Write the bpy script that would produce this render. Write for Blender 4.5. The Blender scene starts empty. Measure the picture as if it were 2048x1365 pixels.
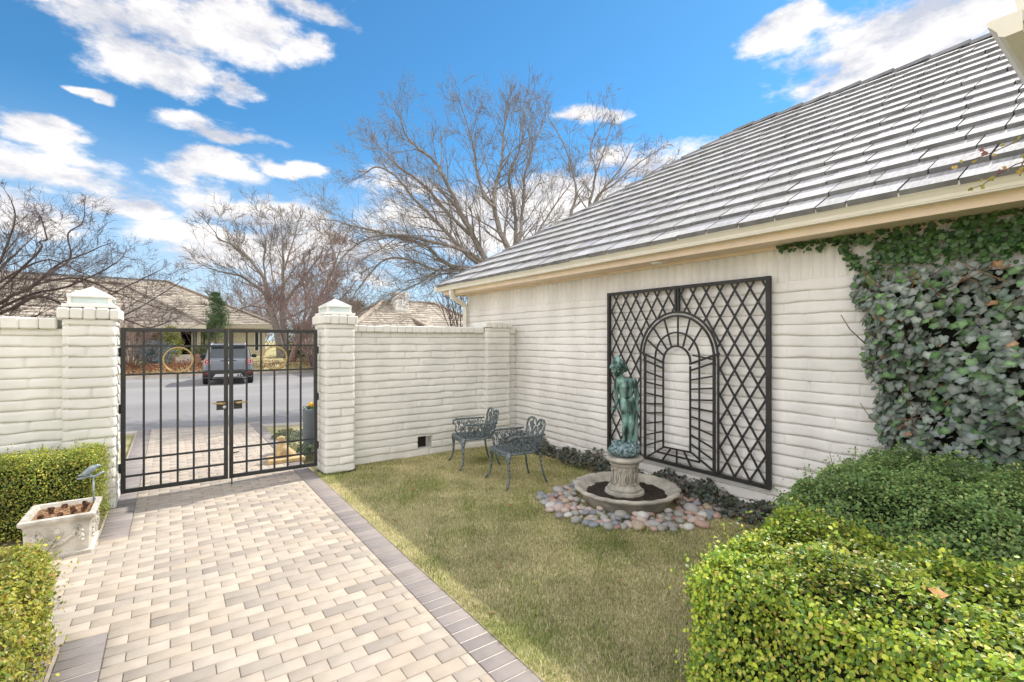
import bpy, math, random
import numpy as np
from mathutils import Vector, Matrix
R = math.radians
C = bpy.context.scene.collection

# ------------------------------------------------------------------ camera, sky, sun, exposure
H = 1.75
YAW = math.atan(684 / 961)
FW = (math.sin(YAW), math.cos(YAW)); RT = (math.cos(YAW), -math.sin(YAW))
cd = bpy.data.cameras.new('camera'); cam = bpy.data.objects.new('camera', cd); C.objects.link(cam)
cam.location = (0, 0, H); cam.rotation_euler = (R(90), 0, -YAW)
cd.sensor_width = 36; cd.lens = 36 * 961 / 2048; cd.shift_y = -1.2 / 2048
cd.clip_start = .05; cd.clip_end = 3000
S = bpy.context.scene; S.camera = cam
def ray(px, py):                                   # direction of a pixel of the 2048 x 1365 photograph
    u = (px - 1024) / 961; v = (681.3 - py) / 961
    return Vector((FW[0] + RT[0] * u, FW[1] + RT[1] * u, v))
def at(px, py, t):                                 # world point at depth t
    return Vector((0, 0, H)) + ray(px, py) * t
def on_x(px, py, X): d = ray(px, py); return at(px, py, X / d.x)
def on_y(px, py, Y): d = ray(px, py); return at(px, py, Y / d.y)

S.view_settings.view_transform = 'Standard'; S.view_settings.look = 'None'
S.view_settings.gamma = 1; S.view_settings.exposure = EXPOSURE = 1.32
S.cycles.max_bounces = 6; S.cycles.diffuse_bounces = 4; S.cycles.transparent_max_bounces = 6
SUN_EL, SUN_AZ = R(47), R(9)                     # azimuth from +X towards +Y
sd = Vector((math.cos(SUN_EL) * math.cos(SUN_AZ), math.cos(SUN_EL) * math.sin(SUN_AZ), math.sin(SUN_EL)))
sl = bpy.data.lights.new('sun', 'SUN'); sl.energy = 2.0; sl.angle = R(.55); sl.color = (1, .95, .87)
so = bpy.data.objects.new('sun', sl); C.objects.link(so); so.rotation_euler = sd.to_track_quat('Z', 'Y').to_euler()
so.location = sd * 60

W = bpy.data.worlds.new('World'); S.world = W; W.use_nodes = True
nt = W.node_tree; N = nt.nodes; L = nt.links; N.clear()
def nd(t, **k):
    n = N.new(t)
    for a, b in k.items(): setattr(n, a, b)
    return n
def mth(op, a, b=None, c=None):
    n = nd('ShaderNodeMath', operation=op)
    for i, v in enumerate((a, b, c)):
        if v is None: continue
        if isinstance(v, (int, float)): n.inputs[i].default_value = v
        else: L.new(v, n.inputs[i])
    return n.outputs[0]
def build_world():
    out = nd('ShaderNodeOutputWorld')
    sky = nd('ShaderNodeTexSky', sky_type='NISHITA', sun_disc=False, sun_elevation=SUN_EL, sun_rotation=R(90) - SUN_AZ,
             air_density=1.0, dust_density=.15, ozone_density=4.0)
    tint = nd('ShaderNodeMix', data_type='RGBA', blend_type='MULTIPLY'); tint.inputs[0].default_value = 1
    L.new(sky.outputs[0], tint.inputs[6]); tint.inputs[7].default_value = (.40, .80, .92, 1)
    b1 = nd('ShaderNodeBackground'); L.new(tint.outputs[2], b1.inputs[0]); b1.inputs[1].default_value = .075
    tc = nd('ShaderNodeTexCoord'); sep = nd('ShaderNodeSeparateXYZ'); L.new(tc.outputs['Generated'], sep.inputs[0])
    az = mth('ARCTAN2', sep.outputs[0], sep.outputs[1]); el = mth('ARCSINE', sep.outputs[2])
    cmb = nd('ShaderNodeCombineXYZ'); L.new(az, cmb.inputs[0]); L.new(el, cmb.inputs[1])
    wn = nd('ShaderNodeTexNoise'); wm = nd('ShaderNodeMapping'); L.new(tc.outputs['Generated'], wm.inputs[0]); wm.inputs['Scale'].default_value = (1, 1, 1.8); L.new(wm.outputs[0], wn.inputs['Vector']); wn.inputs['Scale'].default_value = 9; wn.inputs['Detail'].default_value = 5
    w1 = nd('ShaderNodeVectorMath', operation='SUBTRACT'); L.new(wn.outputs['Color'], w1.inputs[0]); w1.inputs[1].default_value = (.5, .5, .5)
    w2 = nd('ShaderNodeVectorMath', operation='MULTIPLY'); L.new(w1.outputs[0], w2.inputs[0]); w2.inputs[1].default_value = (.13, .075, 0)
    w3 = nd('ShaderNodeVectorMath', operation='ADD'); L.new(cmb.outputs[0], w3.inputs[0]); L.new(w2.outputs[0], w3.inputs[1])
    blobs = [(330, 45, 240, 100), (480, 60, 160, 80), (330, 130, 150, 60), (600, 5, 120, 40), (620, 115, 62, 42), (465, 180, 60, 26),
             (70, 262, 95, 30), (440, 272, 110, 26), (430, 338, 100, 34), (600, 345, 80, 16), (90, 350, 175, 58), (215, 412, 110, 26),
             (30, 440, 150, 60), (520, 430, 160, 50), (430, 500, 130, 50), (1800, 80, 330, 150), (1600, 55, 150, 36), (1720, 180, 120, 60),
             (1150, 222, 90, 20), (960, 440, 280, 80), (1280, 330, 120, 40), (650, 500, 220, 60), (1180, 400, 160, 60), (200, 190, 60, 12)]
    best = None
    for (px, py, sx, sy) in blobs:
        d = ray(px, py); a0 = math.atan2(d.x, d.y); e0 = math.atan2(d.z, math.hypot(d.x, d.y))
        d2 = ray(px + sx, py); sa = abs(math.atan2(d2.x, d2.y) - a0); d3 = ray(px, py - sy)
        se = abs(math.atan2(d3.z, math.hypot(d3.x, d3.y)) - e0)
        s = nd('ShaderNodeVectorMath', operation='SUBTRACT'); L.new(w3.outputs[0], s.inputs[0]); s.inputs[1].default_value = (a0, e0, 0)
        m = nd('ShaderNodeVectorMath', operation='MULTIPLY'); L.new(s.outputs[0], m.inputs[0]); m.inputs[1].default_value = (1 / sa, 1 / se, 0)
        l = nd('ShaderNodeVectorMath', operation='LENGTH'); L.new(m.outputs[0], l.inputs[0])
        v = mth('SUBTRACT', 1.0, l.outputs['Value'])
        best = v if best is None else mth('MAXIMUM', best, v)
    best = mth('MAXIMUM', best, -.75)
    # clouds over the rest of the sky, behind and above the picture, so that the fill light is right
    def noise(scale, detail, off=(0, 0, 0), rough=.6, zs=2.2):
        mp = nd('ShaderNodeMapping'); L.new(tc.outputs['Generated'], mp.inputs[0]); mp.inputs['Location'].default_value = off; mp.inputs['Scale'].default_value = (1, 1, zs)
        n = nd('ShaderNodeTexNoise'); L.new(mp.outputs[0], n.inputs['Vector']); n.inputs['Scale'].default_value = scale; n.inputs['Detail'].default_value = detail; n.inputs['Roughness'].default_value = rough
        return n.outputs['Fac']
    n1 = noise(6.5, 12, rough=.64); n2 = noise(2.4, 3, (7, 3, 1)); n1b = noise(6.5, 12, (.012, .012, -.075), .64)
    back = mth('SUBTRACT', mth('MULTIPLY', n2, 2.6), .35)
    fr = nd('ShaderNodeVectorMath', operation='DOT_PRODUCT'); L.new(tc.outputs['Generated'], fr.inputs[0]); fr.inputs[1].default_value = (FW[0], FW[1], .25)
    side = mth('SUBTRACT', mth('MULTIPLY', fr.outputs['Value'], 2.6), .7)          # positive in the part of the sky the camera faces
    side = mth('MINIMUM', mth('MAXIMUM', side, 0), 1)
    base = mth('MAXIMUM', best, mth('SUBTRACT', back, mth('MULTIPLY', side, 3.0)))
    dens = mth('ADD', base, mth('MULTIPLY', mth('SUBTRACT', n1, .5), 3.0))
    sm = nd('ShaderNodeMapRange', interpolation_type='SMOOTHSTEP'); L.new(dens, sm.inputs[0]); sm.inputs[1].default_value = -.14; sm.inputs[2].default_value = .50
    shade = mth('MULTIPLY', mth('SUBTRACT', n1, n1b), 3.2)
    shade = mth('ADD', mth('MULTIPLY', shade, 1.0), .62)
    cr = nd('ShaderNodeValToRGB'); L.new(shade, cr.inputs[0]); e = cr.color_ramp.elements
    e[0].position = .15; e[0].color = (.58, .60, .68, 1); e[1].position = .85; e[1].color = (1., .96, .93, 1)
    b2 = nd('ShaderNodeBackground'); L.new(cr.outputs[0], b2.inputs[0]); L.new(mth('SUBTRACT', .86, mth('MULTIPLY', side, .40)), b2.inputs[1])  # clouds outside the view are made brighter, as added fill light
    # thin pale veil towards the horizon
    hz = nd('ShaderNodeMapRange', interpolation_type='SMOOTHSTEP'); L.new(el, hz.inputs[0]); hz.inputs[1].default_value = .40; hz.inputs[2].default_value = -.02; hz.inputs[3].default_value = 0; hz.inputs[4].default_value = .80
    b3 = nd('ShaderNodeBackground'); b3.inputs[0].default_value = (.60, .68, .80, 1); b3.inputs[1].default_value = .54
    mx0 = nd('ShaderNodeMixShader'); L.new(hz.outputs[0], mx0.inputs[0]); L.new(b1.outputs[0], mx0.inputs[1]); L.new(b3.outputs[0], mx0.inputs[2])
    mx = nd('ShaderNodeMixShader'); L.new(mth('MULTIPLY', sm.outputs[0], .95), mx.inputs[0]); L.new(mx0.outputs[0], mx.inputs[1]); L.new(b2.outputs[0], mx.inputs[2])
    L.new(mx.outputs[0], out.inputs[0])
build_world()
W.cycles.sampling_method = 'AUTOMATIC'

# ------------------------------------------------------------------ helpers
def M(name, col, rough=.7, metal=0., var=.18, scale=6., bump=0., bscale=60., attr=False, transl=0., spec=.35, dark=None, stretch=(1, 1, 1), vrange=(.35, .65), dist=.01):
    m = bpy.data.materials.new(name); m.use_nodes = True; t = m.node_tree; n = t.nodes; l = t.links
    p = n['Principled BSDF']; tc = n.new('ShaderNodeTexCoord'); mp = n.new('ShaderNodeMapping'); l.new(tc.outputs['Object'], mp.inputs[0]); mp.inputs['Scale'].default_value = stretch
    no = n.new('ShaderNodeTexNoise'); no.inputs['Scale'].default_value = scale; no.inputs['Detail'].default_value = 6; l.new(mp.outputs[0], no.inputs['Vector'])
    mr = n.new('ShaderNodeMapRange'); l.new(no.outputs['Fac'], mr.inputs[0]); mr.inputs[1].default_value = vrange[0]; mr.inputs[2].default_value = vrange[1]
    mx = n.new('ShaderNodeMix'); mx.data_type = 'RGBA'; l.new(mr.outputs[0], mx.inputs[0])
    d = dark if dark else [c * (1 - var) for c in col]
    b = [min(1, c * (1 + var * .6)) for c in col]
    if attr:
        a = n.new('ShaderNodeAttribute'); a.attribute_name = 'Col'
        mx.inputs[6].default_value = (1 - var,) * 3 + (1,); mx.inputs[7].default_value = (1 + var * .6,) * 3 + (1,)
        mm = n.new('ShaderNodeMix'); mm.data_type = 'RGBA'; mm.blend_type = 'MULTIPLY'; mm.inputs[0].default_value = 1
        l.new(a.outputs['Color'], mm.inputs[6]); l.new(mx.outputs[2], mm.inputs[7]); csock = mm.outputs[2]
    else:
        mx.inputs[6].default_value = (*d, 1); mx.inputs[7].default_value = (*b, 1); csock = mx.outputs[2]
    l.new(csock, p.inputs['Base Color']); p.inputs['Roughness'].default_value = rough; p.inputs['Metallic'].default_value = metal; p.inputs['Specular IOR Level'].default_value = spec
    if bump:
        nb = n.new('ShaderNodeTexNoise'); nb.inputs['Scale'].default_value = bscale; nb.inputs['Detail'].default_value = 5; l.new(mp.outputs[0], nb.inputs['Vector'])
        bp = n.new('ShaderNodeBump'); bp.inputs['Strength'].default_value = bump; bp.inputs['Distance'].default_value = dist; l.new(nb.outputs['Fac'], bp.inputs['Height']); l.new(bp.outputs[0], p.inputs['Normal'])
    if transl:
        tr = n.new('ShaderNodeBsdfTranslucent'); l.new(csock, tr.inputs['Color']); ms = n.new('ShaderNodeMixShader'); ms.inputs[0].default_value = transl
        l.new(p.outputs[0], ms.inputs[1]); l.new(tr.outputs[0], ms.inputs[2]); l.new(ms.outputs[0], n['Material Output'].inputs[0])
    return m

def mesh(name, V, F, mats, mi=None, col=None, smooth=False):
    me = bpy.data.meshes.new(name); V = np.asarray(V, dtype=np.float32).reshape(-1, 3)
    if isinstance(F, np.ndarray):
        k = F.shape[1]; me.vertices.add(len(V)); me.vertices.foreach_set('co', V.ravel()); me.loops.add(F.size); me.loops.foreach_set('vertex_index', F.astype(np.int32).ravel())
        me.polygons.add(len(F)); me.polygons.foreach_set('loop_start', np.arange(0, F.size, k, dtype=np.int32)); me.update(calc_edges=True)
    else:
        me.from_pydata(V.tolist(), [], F)
    for m in (mats if isinstance(mats, (list, tuple)) else [mats]): me.materials.append(m)
    if mi is not None: me.polygons.foreach_set('material_index', np.asarray(mi, dtype=np.int32))
    if col is not None:
        a = me.color_attributes.new('Col', 'FLOAT_COLOR', 'POINT'); c = np.ones((len(V), 4), dtype=np.float32); c[:, :3] = col; a.data.foreach_set('color', c.ravel())
    if smooth: me.polygons.foreach_set('use_smooth', np.ones(len(me.polygons), dtype=bool))
    me.validate(); me.update(); return me

def tag(o, label=None, cat=None, group=None, kind=None):
    if label: o['label'] = label
    if cat: o['category'] = cat
    if group: o['group'] = group
    if kind: o['kind'] = kind
    return o
def thing(name, label, cat, loc=(0, 0, 0), group=None):
    o = bpy.data.objects.new(name, None); C.objects.link(o); o.location = loc; o.empty_display_size = .1
    return tag(o, label, cat, group)
def root_loc(o):
    v = Vector((0, 0, 0))
    while o: v += o.location; o = o.parent
    return v
def part(name, me, parent, label=None):
    o = bpy.data.objects.new(name, me); C.objects.link(o); v = root_loc(parent)
    if v.length: me.transform(Matrix.Translation(-v))
    o.parent = parent
    if label: o['label'] = label
    return o
def solo(name, me, label, cat, group=None, kind=None, loc=None):
    o = bpy.data.objects.new(name, me); C.objects.link(o)
    if loc is None:
        n = len(me.vertices); a = np.empty(n * 3, dtype=np.float32); me.vertices.foreach_get('co', a); a = a.reshape(-1, 3)
        loc = ((a[:, 0].min() + a[:, 0].max()) / 2, (a[:, 1].min() + a[:, 1].max()) / 2, a[:, 2].min())
    loc = Vector([float(c) for c in loc]); me.transform(Matrix.Translation(-loc)); o.location = loc
    return tag(o, label, cat, group, kind)
def struct(name, me, kind='structure'):
    o = bpy.data.objects.new(name, me); C.objects.link(o); o['kind'] = kind; return o

class MB:
    def __init__(s): s.v = []; s.f = []; s.m = []; s.cur = 0
    def add(s, v, f):
        b = len(s.v); s.v.extend([tuple(p) for p in v]); s.f.extend([[i + b for i in q] for q in f]); s.m.extend([s.cur] * len(f)); return s
    def hexa(s, p): return s.add(p, [(3, 2, 1, 0), (4, 5, 6, 7), (0, 1, 5, 4), (1, 2, 6, 5), (2, 3, 7, 6), (3, 0, 4, 7)])
    def box(s, a, b, bev=0):
        x0, y0, z0 = [min(i, j) for i, j in zip(a, b)]; x1, y1, z1 = [max(i, j) for i, j in zip(a, b)]
        if not bev: return s.hexa([(x0, y0, z0), (x1, y0, z0), (x1, y1, z0), (x0, y1, z0), (x0, y0, z1), (x1, y0, z1), (x1, y1, z1), (x0, y1, z1)])
        e = min(bev, (x1 - x0) / 2.01, (y1 - y0) / 2.01, (z1 - z0) / 2.01); rings = []
        for z, i in ((z0, e), (z0 + e, 0), (z1 - e, 0), (z1, e)):
            rings.append([(x0 + e, y0 + i, z), (x1 - e, y0 + i, z), (x1 - i, y0 + e, z), (x1 - i, y1 - e, z), (x1 - e, y1 - i, z), (x0 + e, y1 - i, z), (x0 + i, y1 - e, z), (x0 + i, y0 + e, z)])
        return s.loft(rings)
    def loft(s, rings, caps=True, closed=True):
        n = len(rings[0]); v = [p for r in rings for p in r]; f = []
        for i in range(len(rings) - 1):
            for j in range(n if closed else n - 1): f.append((i * n + j, i * n + (j + 1) % n, (i + 1) * n + (j + 1) % n, (i + 1) * n + j))
        if caps: f.append(tuple(range(n - 1, -1, -1))); f.append(tuple(range((len(rings) - 1) * n, len(rings) * n)))
        return s.add(v, f)
    def beam(s, p, q, w, h, up=(0, 0, 1)):
        p = Vector(p); q = Vector(q); d = (q - p).normalized(); u = Vector(up)
        a = d.cross(u)
        if a.length < 1e-4: a = d.cross(Vector((1, 0, 0)))
        a.normalize(); b = a.cross(d); a *= w / 2; b *= h / 2
        return s.hexa([p - a - b, p + a - b, p + a + b, p - a + b, q - a - b, q + a - b, q + a + b, q - a + b])
    def tube(s, pts, rad, n=6, caps=True):
        pts = [Vector(p) for p in pts]; k = len(pts)
        if isinstance(rad, (int, float)): rad = [rad] * k
        rings = []; a = None
        for i in range(k):
            d = (pts[min(i + 1, k - 1)] - pts[max(i - 1, 0)])
            if d.length < 1e-9: d = Vector((0, 0, 1))
            d.normalize()
            if a is None: a = d.orthogonal().normalized()
            else:
                a = a - d * a.dot(d)
                a = a.normalized() if a.length > 1e-6 else d.orthogonal().normalized()
            b = d.cross(a)
            rings.append([pts[i] + (a * math.cos(2 * math.pi * j / n) + b * math.sin(2 * math.pi * j / n)) * rad[i] for j in range(n)])
        return s.loft(rings, caps)
    def lathe(s, prof, c=(0, 0, 0), n=24, mod=None):
        rings = []
        for (r, z) in prof:
            rings.append([(c[0] + (r * (mod(t, z) if mod else 1)) * math.cos(t), c[1] + (r * (mod(t, z) if mod else 1)) * math.sin(t), c[2] + z) for t in [2 * math.pi * j / n for j in range(n)]])
        return s.loft(rings)
    def ball(s, c, r, n=12, k=8, M3=None):
        if isinstance(r, (int, float)): r = (r, r, r)
        v = []; c = Vector(c)
        for i in range(1, k):
            p = math.pi * i / k
            for j in range(n):
                t = 2 * math.pi * j / n; q = Vector((r[0] * math.sin(p) * math.cos(t), r[1] * math.sin(p) * math.sin(t), r[2] * math.cos(p)))
                v.append(c + (M3 @ q if M3 else q))
        top = len(v); q = Vector((0, 0, r[2])); v.append(c + (M3 @ q if M3 else q)); q = -q; v.append(c + (M3 @ q if M3 else q)); f = []
        for i in range(k - 2):
            for j in range(n): f.append((i * n + j, (i + 1) * n + j, (i + 1) * n + (j + 1) % n, i * n + (j + 1) % n))
        for j in range(n): f.append((top, j, (j + 1) % n)); f.append((top + 1, (k - 2) * n + (j + 1) % n, (k - 2) * n + j))
        return s.add(v, f)
    def limb(s, p, q, r0, r1, n=10):                  # rounded tapered capsule (for voxel-joined figures)
        p = Vector(p); q = Vector(q); d = (q - p); pts = []; rr = []
        for t, k in ((-1, .3), (-.7, .72), (0, 1)): pts.append(p + d.normalized() * r0 * t * .95); rr.append(r0 * k)
        for t, k in ((0, 1), (.7, .72), (1, .3)): pts.append(q + d.normalized() * r1 * t * .95); rr.append(r1 * k)
        return s.tube(pts, rr, n)
    def prism(s, poly, axis, a, b):                   # extrude a 2-D polygon along an axis
        def P(p, t): return (t, p[0], p[1]) if axis == 0 else ((p[0], t, p[1]) if axis == 1 else (p[0], p[1], t))
        return s.loft([[P(p, a) for p in poly], [P(p, b) for p in poly]])
    def me(s, name, mats, smooth=False, col=None): return mesh(name, np.array([tuple(p) for p in s.v]), s.f, mats, s.m, col, smooth)

def voxel(o, size, smooth=4, fac=.5):                 # fuse the shapes of a figure into one continuous skin
    m = o.modifiers.new('fuse', 'REMESH'); m.mode = 'VOXEL'; m.voxel_size = size; m.use_smooth_shade = True
    if smooth: q = o.modifiers.new('soften', 'SMOOTH'); q.iterations = smooth; q.factor = fac
    return o
def bevel(o, w, seg=2):
    m = o.modifiers.new('bevel', 'BEVEL'); m.width = w; m.segments = seg; m.limit_method = 'ANGLE'; m.angle_limit = R(40); return o

def smooth_noise(rng, nx, ny, cx, cy):                # bilinear value noise on a grid nx x ny with cells cx, cy
    gx, gy = max(2, int(nx / cx) + 2), max(2, int(ny / cy) + 2); g = rng.random((gx, gy)) * 2 - 1
    X = np.linspace(0, gx - 1.001, nx); Y = np.linspace(0, gy - 1.001, ny); xi = X.astype(int); yi = Y.astype(int); fx = (X - xi)[:, None]; fy = (Y - yi)[None]
    fx = fx * fx * (3 - 2 * fx); fy = fy * fy * (3 - 2 * fy)
    return (g[xi][:, yi] * (1 - fx) * (1 - fy) + g[xi + 1][:, yi] * fx * (1 - fy) + g[xi][:, yi + 1] * (1 - fx) * fy + g[xi + 1][:, yi + 1] * fx * fy)

def block_face(o, u, n, Ln, Ht, course=.1055, blk=.405, seed=0, du=.016, skirt=(True, True), amp=1., hole=None, soldier=None, rnd=.02):
    """painted slump-block masonry as real relief: returns vertices and quads"""
    rng = np.random.default_rng(seed); o = np.array(o, float); u = np.array(u, float); n = np.array(n, float)
    nu = max(6, int(Ln / du)) + 1; U = np.linspace(0, Ln, nu); fzs = np.array([0, .03, .065, .12, .30, .55, .78, .90, .955]); nc = int(math.ceil(Ht / course - .02))
    Z = []; D = []
    for k in range(nc):
        wob = smooth_noise(rng, nu, 2, .22 / du, 1)[:, 0] * .0075
        off = (k % 2) * blk / 2 + rng.uniform(-.03, .03); ph = (U + off) / blk; bi = np.floor(ph).astype(int); fu = (ph - bi) * blk
        bo = rng.uniform(-1, 1, bi.max() + 2)[bi] * .0032; dj = np.minimum(fu, blk - fu); js = rng.uniform(.15, 1, bi.max() + 3)[np.round(ph).astype(int)]
        blob = smooth_noise(rng, nu, 9, .09 / du, 3) * .0026
        lean = rng.uniform(.5, 1.3)
        for i, fz in enumerate(fzs):
            z = (k + fz) * course + wob * (1 - abs(fz - .0) * .6)
            d = min(fz, 1 - fz) * course; h = .021 * (1 - math.exp(-d / .0048)) * np.ones(nu)
            h += .011 * lean * (1 - fz) * (1 - math.exp(-d / .004)) + bo * 1.3 * (1 - math.exp(-d / .008)) + blob[:, i] * 1.5 * min(1, d / .01)
            h -= .020 * js * np.exp(-(dj / .0115) ** 2)
            if soldier and k >= soldier:                 # upright bricks under the eave
                fs = (U % .1055); ds = np.minimum(fs, .1055 - fs); h = .024 * (1 - np.exp(-(ds / .017) ** 2)) + blob[:, i] * .6
                z = (k + fz) * course + 0 * wob
            Z.append(np.minimum(z, Ht)); D.append(h * amp)
    Z.append(np.full(nu, Ht)); D.append(D[-1])
    Z = np.array(Z); D = np.array(D) - .020 * amp
    if skirt[0]: D = D - np.maximum(0, (rnd - U) / rnd)[None] ** 2 * .012
    if skirt[1]: D = D - np.maximum(0, (U - Ln + rnd) / rnd)[None] ** 2 * .012
    Uc = np.tile(U, (len(Z), 1))
    if skirt[0]: Uc = np.c_[Uc[:, :1], Uc]; Z = np.c_[Z[:, :1], Z]; D = np.c_[np.full((len(D), 1), -.05), D]
    if skirt[1]: Uc = np.c_[Uc, Uc[:, -1:]]; Z = np.c_[Z, Z[:, -1:]]; D = np.c_[D, np.full((len(D), 1), -.05)]
    P = o + Uc[..., None] * u + D[..., None] * n + Z[..., None] * np.array([0, 0, 1.])
    nr, ncol = Uc.shape; idx = np.arange(nr * ncol).reshape(nr, ncol)
    q = np.stack([idx[:-1, :-1], idx[:-1, 1:], idx[1:, 1:], idx[1:, :-1]], -1).reshape(-1, 4)
    if hole:
        cu = (Uc[:-1, :-1] + Uc[1:, 1:]).ravel() / 2; cz = (Z[:-1, :-1] + Z[1:, 1:]).ravel() / 2
        q = q[~((cu > hole[0]) & (cu < hole[1]) & (cz > hole[2]) & (cz < hole[3]))]
    nn = np.cross(u, (0, 0, 1.))
    if np.dot(nn, n) < 0: q = q[:, ::-1]
    return P.reshape(-1, 3), q
def join(parts):
    V = []; F = []; b = 0
    for v, f in parts: V.append(v); F.append(f + b); b += len(v)
    return np.concatenate(V), np.concatenate(F)
def boxq(a, b):
    m = MB().box(a, b); return np.array(m.v, float), np.array(m.f)

# leaf clouds ----------------------------------------------------------------
BOXLEAF = np.array([(0, 0, 0), (.28, .5, .05), (.30, 1.0, .10), (0, 1.25, .02), (-.30, 1.0, .10), (-.28, .5, .05)]) * np.array([1.1, .8, 1]); BOXF = np.array([(0, 1, 2, 3), (0, 3, 4, 5)])
def _ivy():
    pol = [(0, -.06), (.30, -.22), (.58, -.08), (.55, .20), (.66, .46), (.40, .64), (0, 1.0), (-.40, .64), (-.66, .46), (-.55, .20), (-.58, -.08), (-.30, -.22)]
    v = [(0, .22, .0)] + [(x, y, -.12 * (abs(x)) - .10 * max(0, y - .5)) for x, y in pol]
    f = [(0, i + 1, (i + 1) % 12 + 1) for i in range(12)]
    return np.array(v), np.array(f)
IVY, IVYF = _ivy()
def scatter(P, Nrm, size, leaf, lf, rng, spin=None, tiltj=.5, up=None, col=None):
    """one oriented leaf per point; Nrm is the leaf face normal, the leaf points along 'up' projected"""
    n = len(P); Nn = Nrm + rng.normal(0, tiltj, (n, 3)); Nn /= np.linalg.norm(Nn, axis=1)[:, None] + 1e-9
    T = (np.tile(up, (n, 1)) if up is not None else rng.normal(0, 1, (n, 3))) + rng.normal(0, .45, (n, 3))
    T -= Nn * np.sum(T * Nn, 1)[:, None]; T /= np.linalg.norm(T, axis=1)[:, None] + 1e-9; B = np.cross(T, Nn)
    s = np.asarray(size).reshape(-1, 1, 1)
    V = P[:, None] + s * (leaf[None, :, :1] * B[:, None] + leaf[None, :, 1:2] * T[:, None] + leaf[None, :, 2:3] * Nn[:, None])
    k = len(leaf); F = (lf[None] + (np.arange(n) * k)[:, None, None]).reshape(-1, lf.shape[1])
    c = None if col is None else np.repeat(col, k, axis=0)
    return V.reshape(-1, 3), F, c
def jitter_cols(rng, n, pal, w, v=.2):
    pal = np.array(pal); c = pal[rng.choice(len(pal), n, p=np.array(w) / sum(w))]; return c * (1 + rng.uniform(-v, v, (n, 1)))
# ------------------------------------------------------------------ materials
m_wall = M('house_paint', (.79, .765, .725), .75, var=.11, scale=2.2, stretch=(1, 1, .4), bump=.35, bscale=45, dist=.004)
m_gwall = M('garden_wall_paint', (.755, .74, .68), .75, var=.11, scale=2.4, stretch=(1, 1, .4), bump=.35, bscale=45, dist=.004)
m_peach = M('eave_board_paint', (.80, .655, .50), .6, var=.06)
m_gut = M('gutter_paint', (.78, .74, .64), .4, var=.04)
m_tile = M('roof_tile_face', (.60, .585, .565), .8, var=.25, scale=9, attr=True, stretch=(1, 7, 1), bump=.25, bscale=25)
m_butt = M('roof_tile_edge', (.23, .23, .235), .85, var=.25)
m_iron = M('gate_paint', (.040, .040, .037), .45, var=.2, scale=20)
m_trel = M('trellis_paint', (.030, .029, .028), .5, var=.25, scale=15)
m_brass = M('brass', (.46, .33, .14), .45, metal=.35, var=.15, scale=25)
m_chair = M('verdigris_iron', (.17, .205, .21), .5, metal=.15, var=.5, scale=45, dark=(.05, .058, .062), bump=.4, bscale=120, vrange=(.38, .6))
m_bronze = M('verdigris_bronze', (.19, .315, .28), .5, metal=.25, var=.4, scale=16, dark=(.032, .062, .053), bump=.4, bscale=70, stretch=(1, 1, .3), vrange=(.40, .60))
m_rock = M('verdigris_rock', (.22, .30, .31), .65, var=.4, scale=40, dark=(.05, .09, .10), bump=1, bscale=60, vrange=(.4, .6))
m_cast = M('cast_stone', (.50, .46, .385), .85, var=.2, scale=7, bump=.5, bscale=90, dark=(.33, .31, .26))
m_planter = M('planter_stone', (.55, .52, .455), .85, var=.3, scale=6, bump=.6, bscale=70, dark=(.34, .315, .26), vrange=(.35, .6))
m_sand = M('sandstone', (.60, .44, .24), .85, var=.2, scale=9, bump=.4, bscale=80)
m_soil = M('soil', (.055, .040, .030), .95, var=.6, scale=60, bump=1, bscale=120, dist=.02)
m_leafm = M('box_leaf', (1, 1, 1), .42, var=.12, scale=3, attr=True, transl=.40, spec=.5)
m_ivy = M('ivy_leaf', (1, 1, 1), .38, var=.15, scale=12, attr=True, transl=.10, spec=.5)
m_grass = M('grass_blade', (1, 1, 1), .8, var=.2, scale=2, attr=True, transl=.25, spec=.15)
m_stem = M('woody_stem', (.16, .11, .075), .9, var=.4, scale=30)
m_core = M('hedge_inner_shade', (.020, .026, .010), .95, var=.5, scale=25)
m_bark = M('grey_bark', (.245, .215, .185), .9, var=.35, scale=12, bump=.4, bscale=40)
m_barkd = M('dark_bark', (.115, .085, .078), .9, var=.35, scale=12)
m_barkp = M('pinkish_bark', (.27, .19, .165), .9, var=.3, scale=12)
m_asph = M('asphalt', (.265, .255, .25), .9, var=.16, scale=.35, bump=.3, bscale=90, stretch=(.35, 1, 1))
m_conc = M('concrete_kerb', (.52, .46, .39), .85, var=.12, scale=3)
m_dirt = M('bare_ground', (.20, .155, .10), .95, var=.3, scale=8)
m_lawn = M('lawn_ground', (.46, .39, .215), .95, var=.35, scale=2.2, dark=(.30, .28, .12), bump=.6, bscale=120)
m_joint = M('joint_sand', (.40, .34, .27), .95, var=.2, scale=20)
m_pav = M('paver_face', (1, 1, 1), .8, var=.08, scale=9, attr=True, bump=.2, bscale=140, dist=.003)
m_glassf = M('frosted_glass', (.66, .76, .75), .22, var=.06, scale=5)
m_white = M('white_metal', (.80, .78, .73), .5, var=.05)
m_carp = M('grey_car_paint', (.23, .255, .29), .28, metal=.35, var=.05)
m_carg = M('tinted_window', (.035, .05, .06), .08, var=.1, spec=.7)
m_carb = M('black_plastic', (.022, .022, .024), .55, var=.2)
m_red = M('red_lamp', (.42, .02, .03), .25, var=.2)
m_silver = M('silver_trim', (.62, .62, .62), .35, metal=.6, var=.05)
m_shing = M('wood_shingle', (.40, .335, .265), .9, var=.3, scale=5, attr=True)
m_cream = M('cream_render', (.66, .60, .47), .85, var=.08)
m_opening_shade = M('opening_shade', (.022, .016, .014), .6, var=.2)  # near-black colour painted as the shade inside openings
m_blue = M('slate_grey_glaze', (.125, .145, .165), .5, var=.08)
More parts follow.
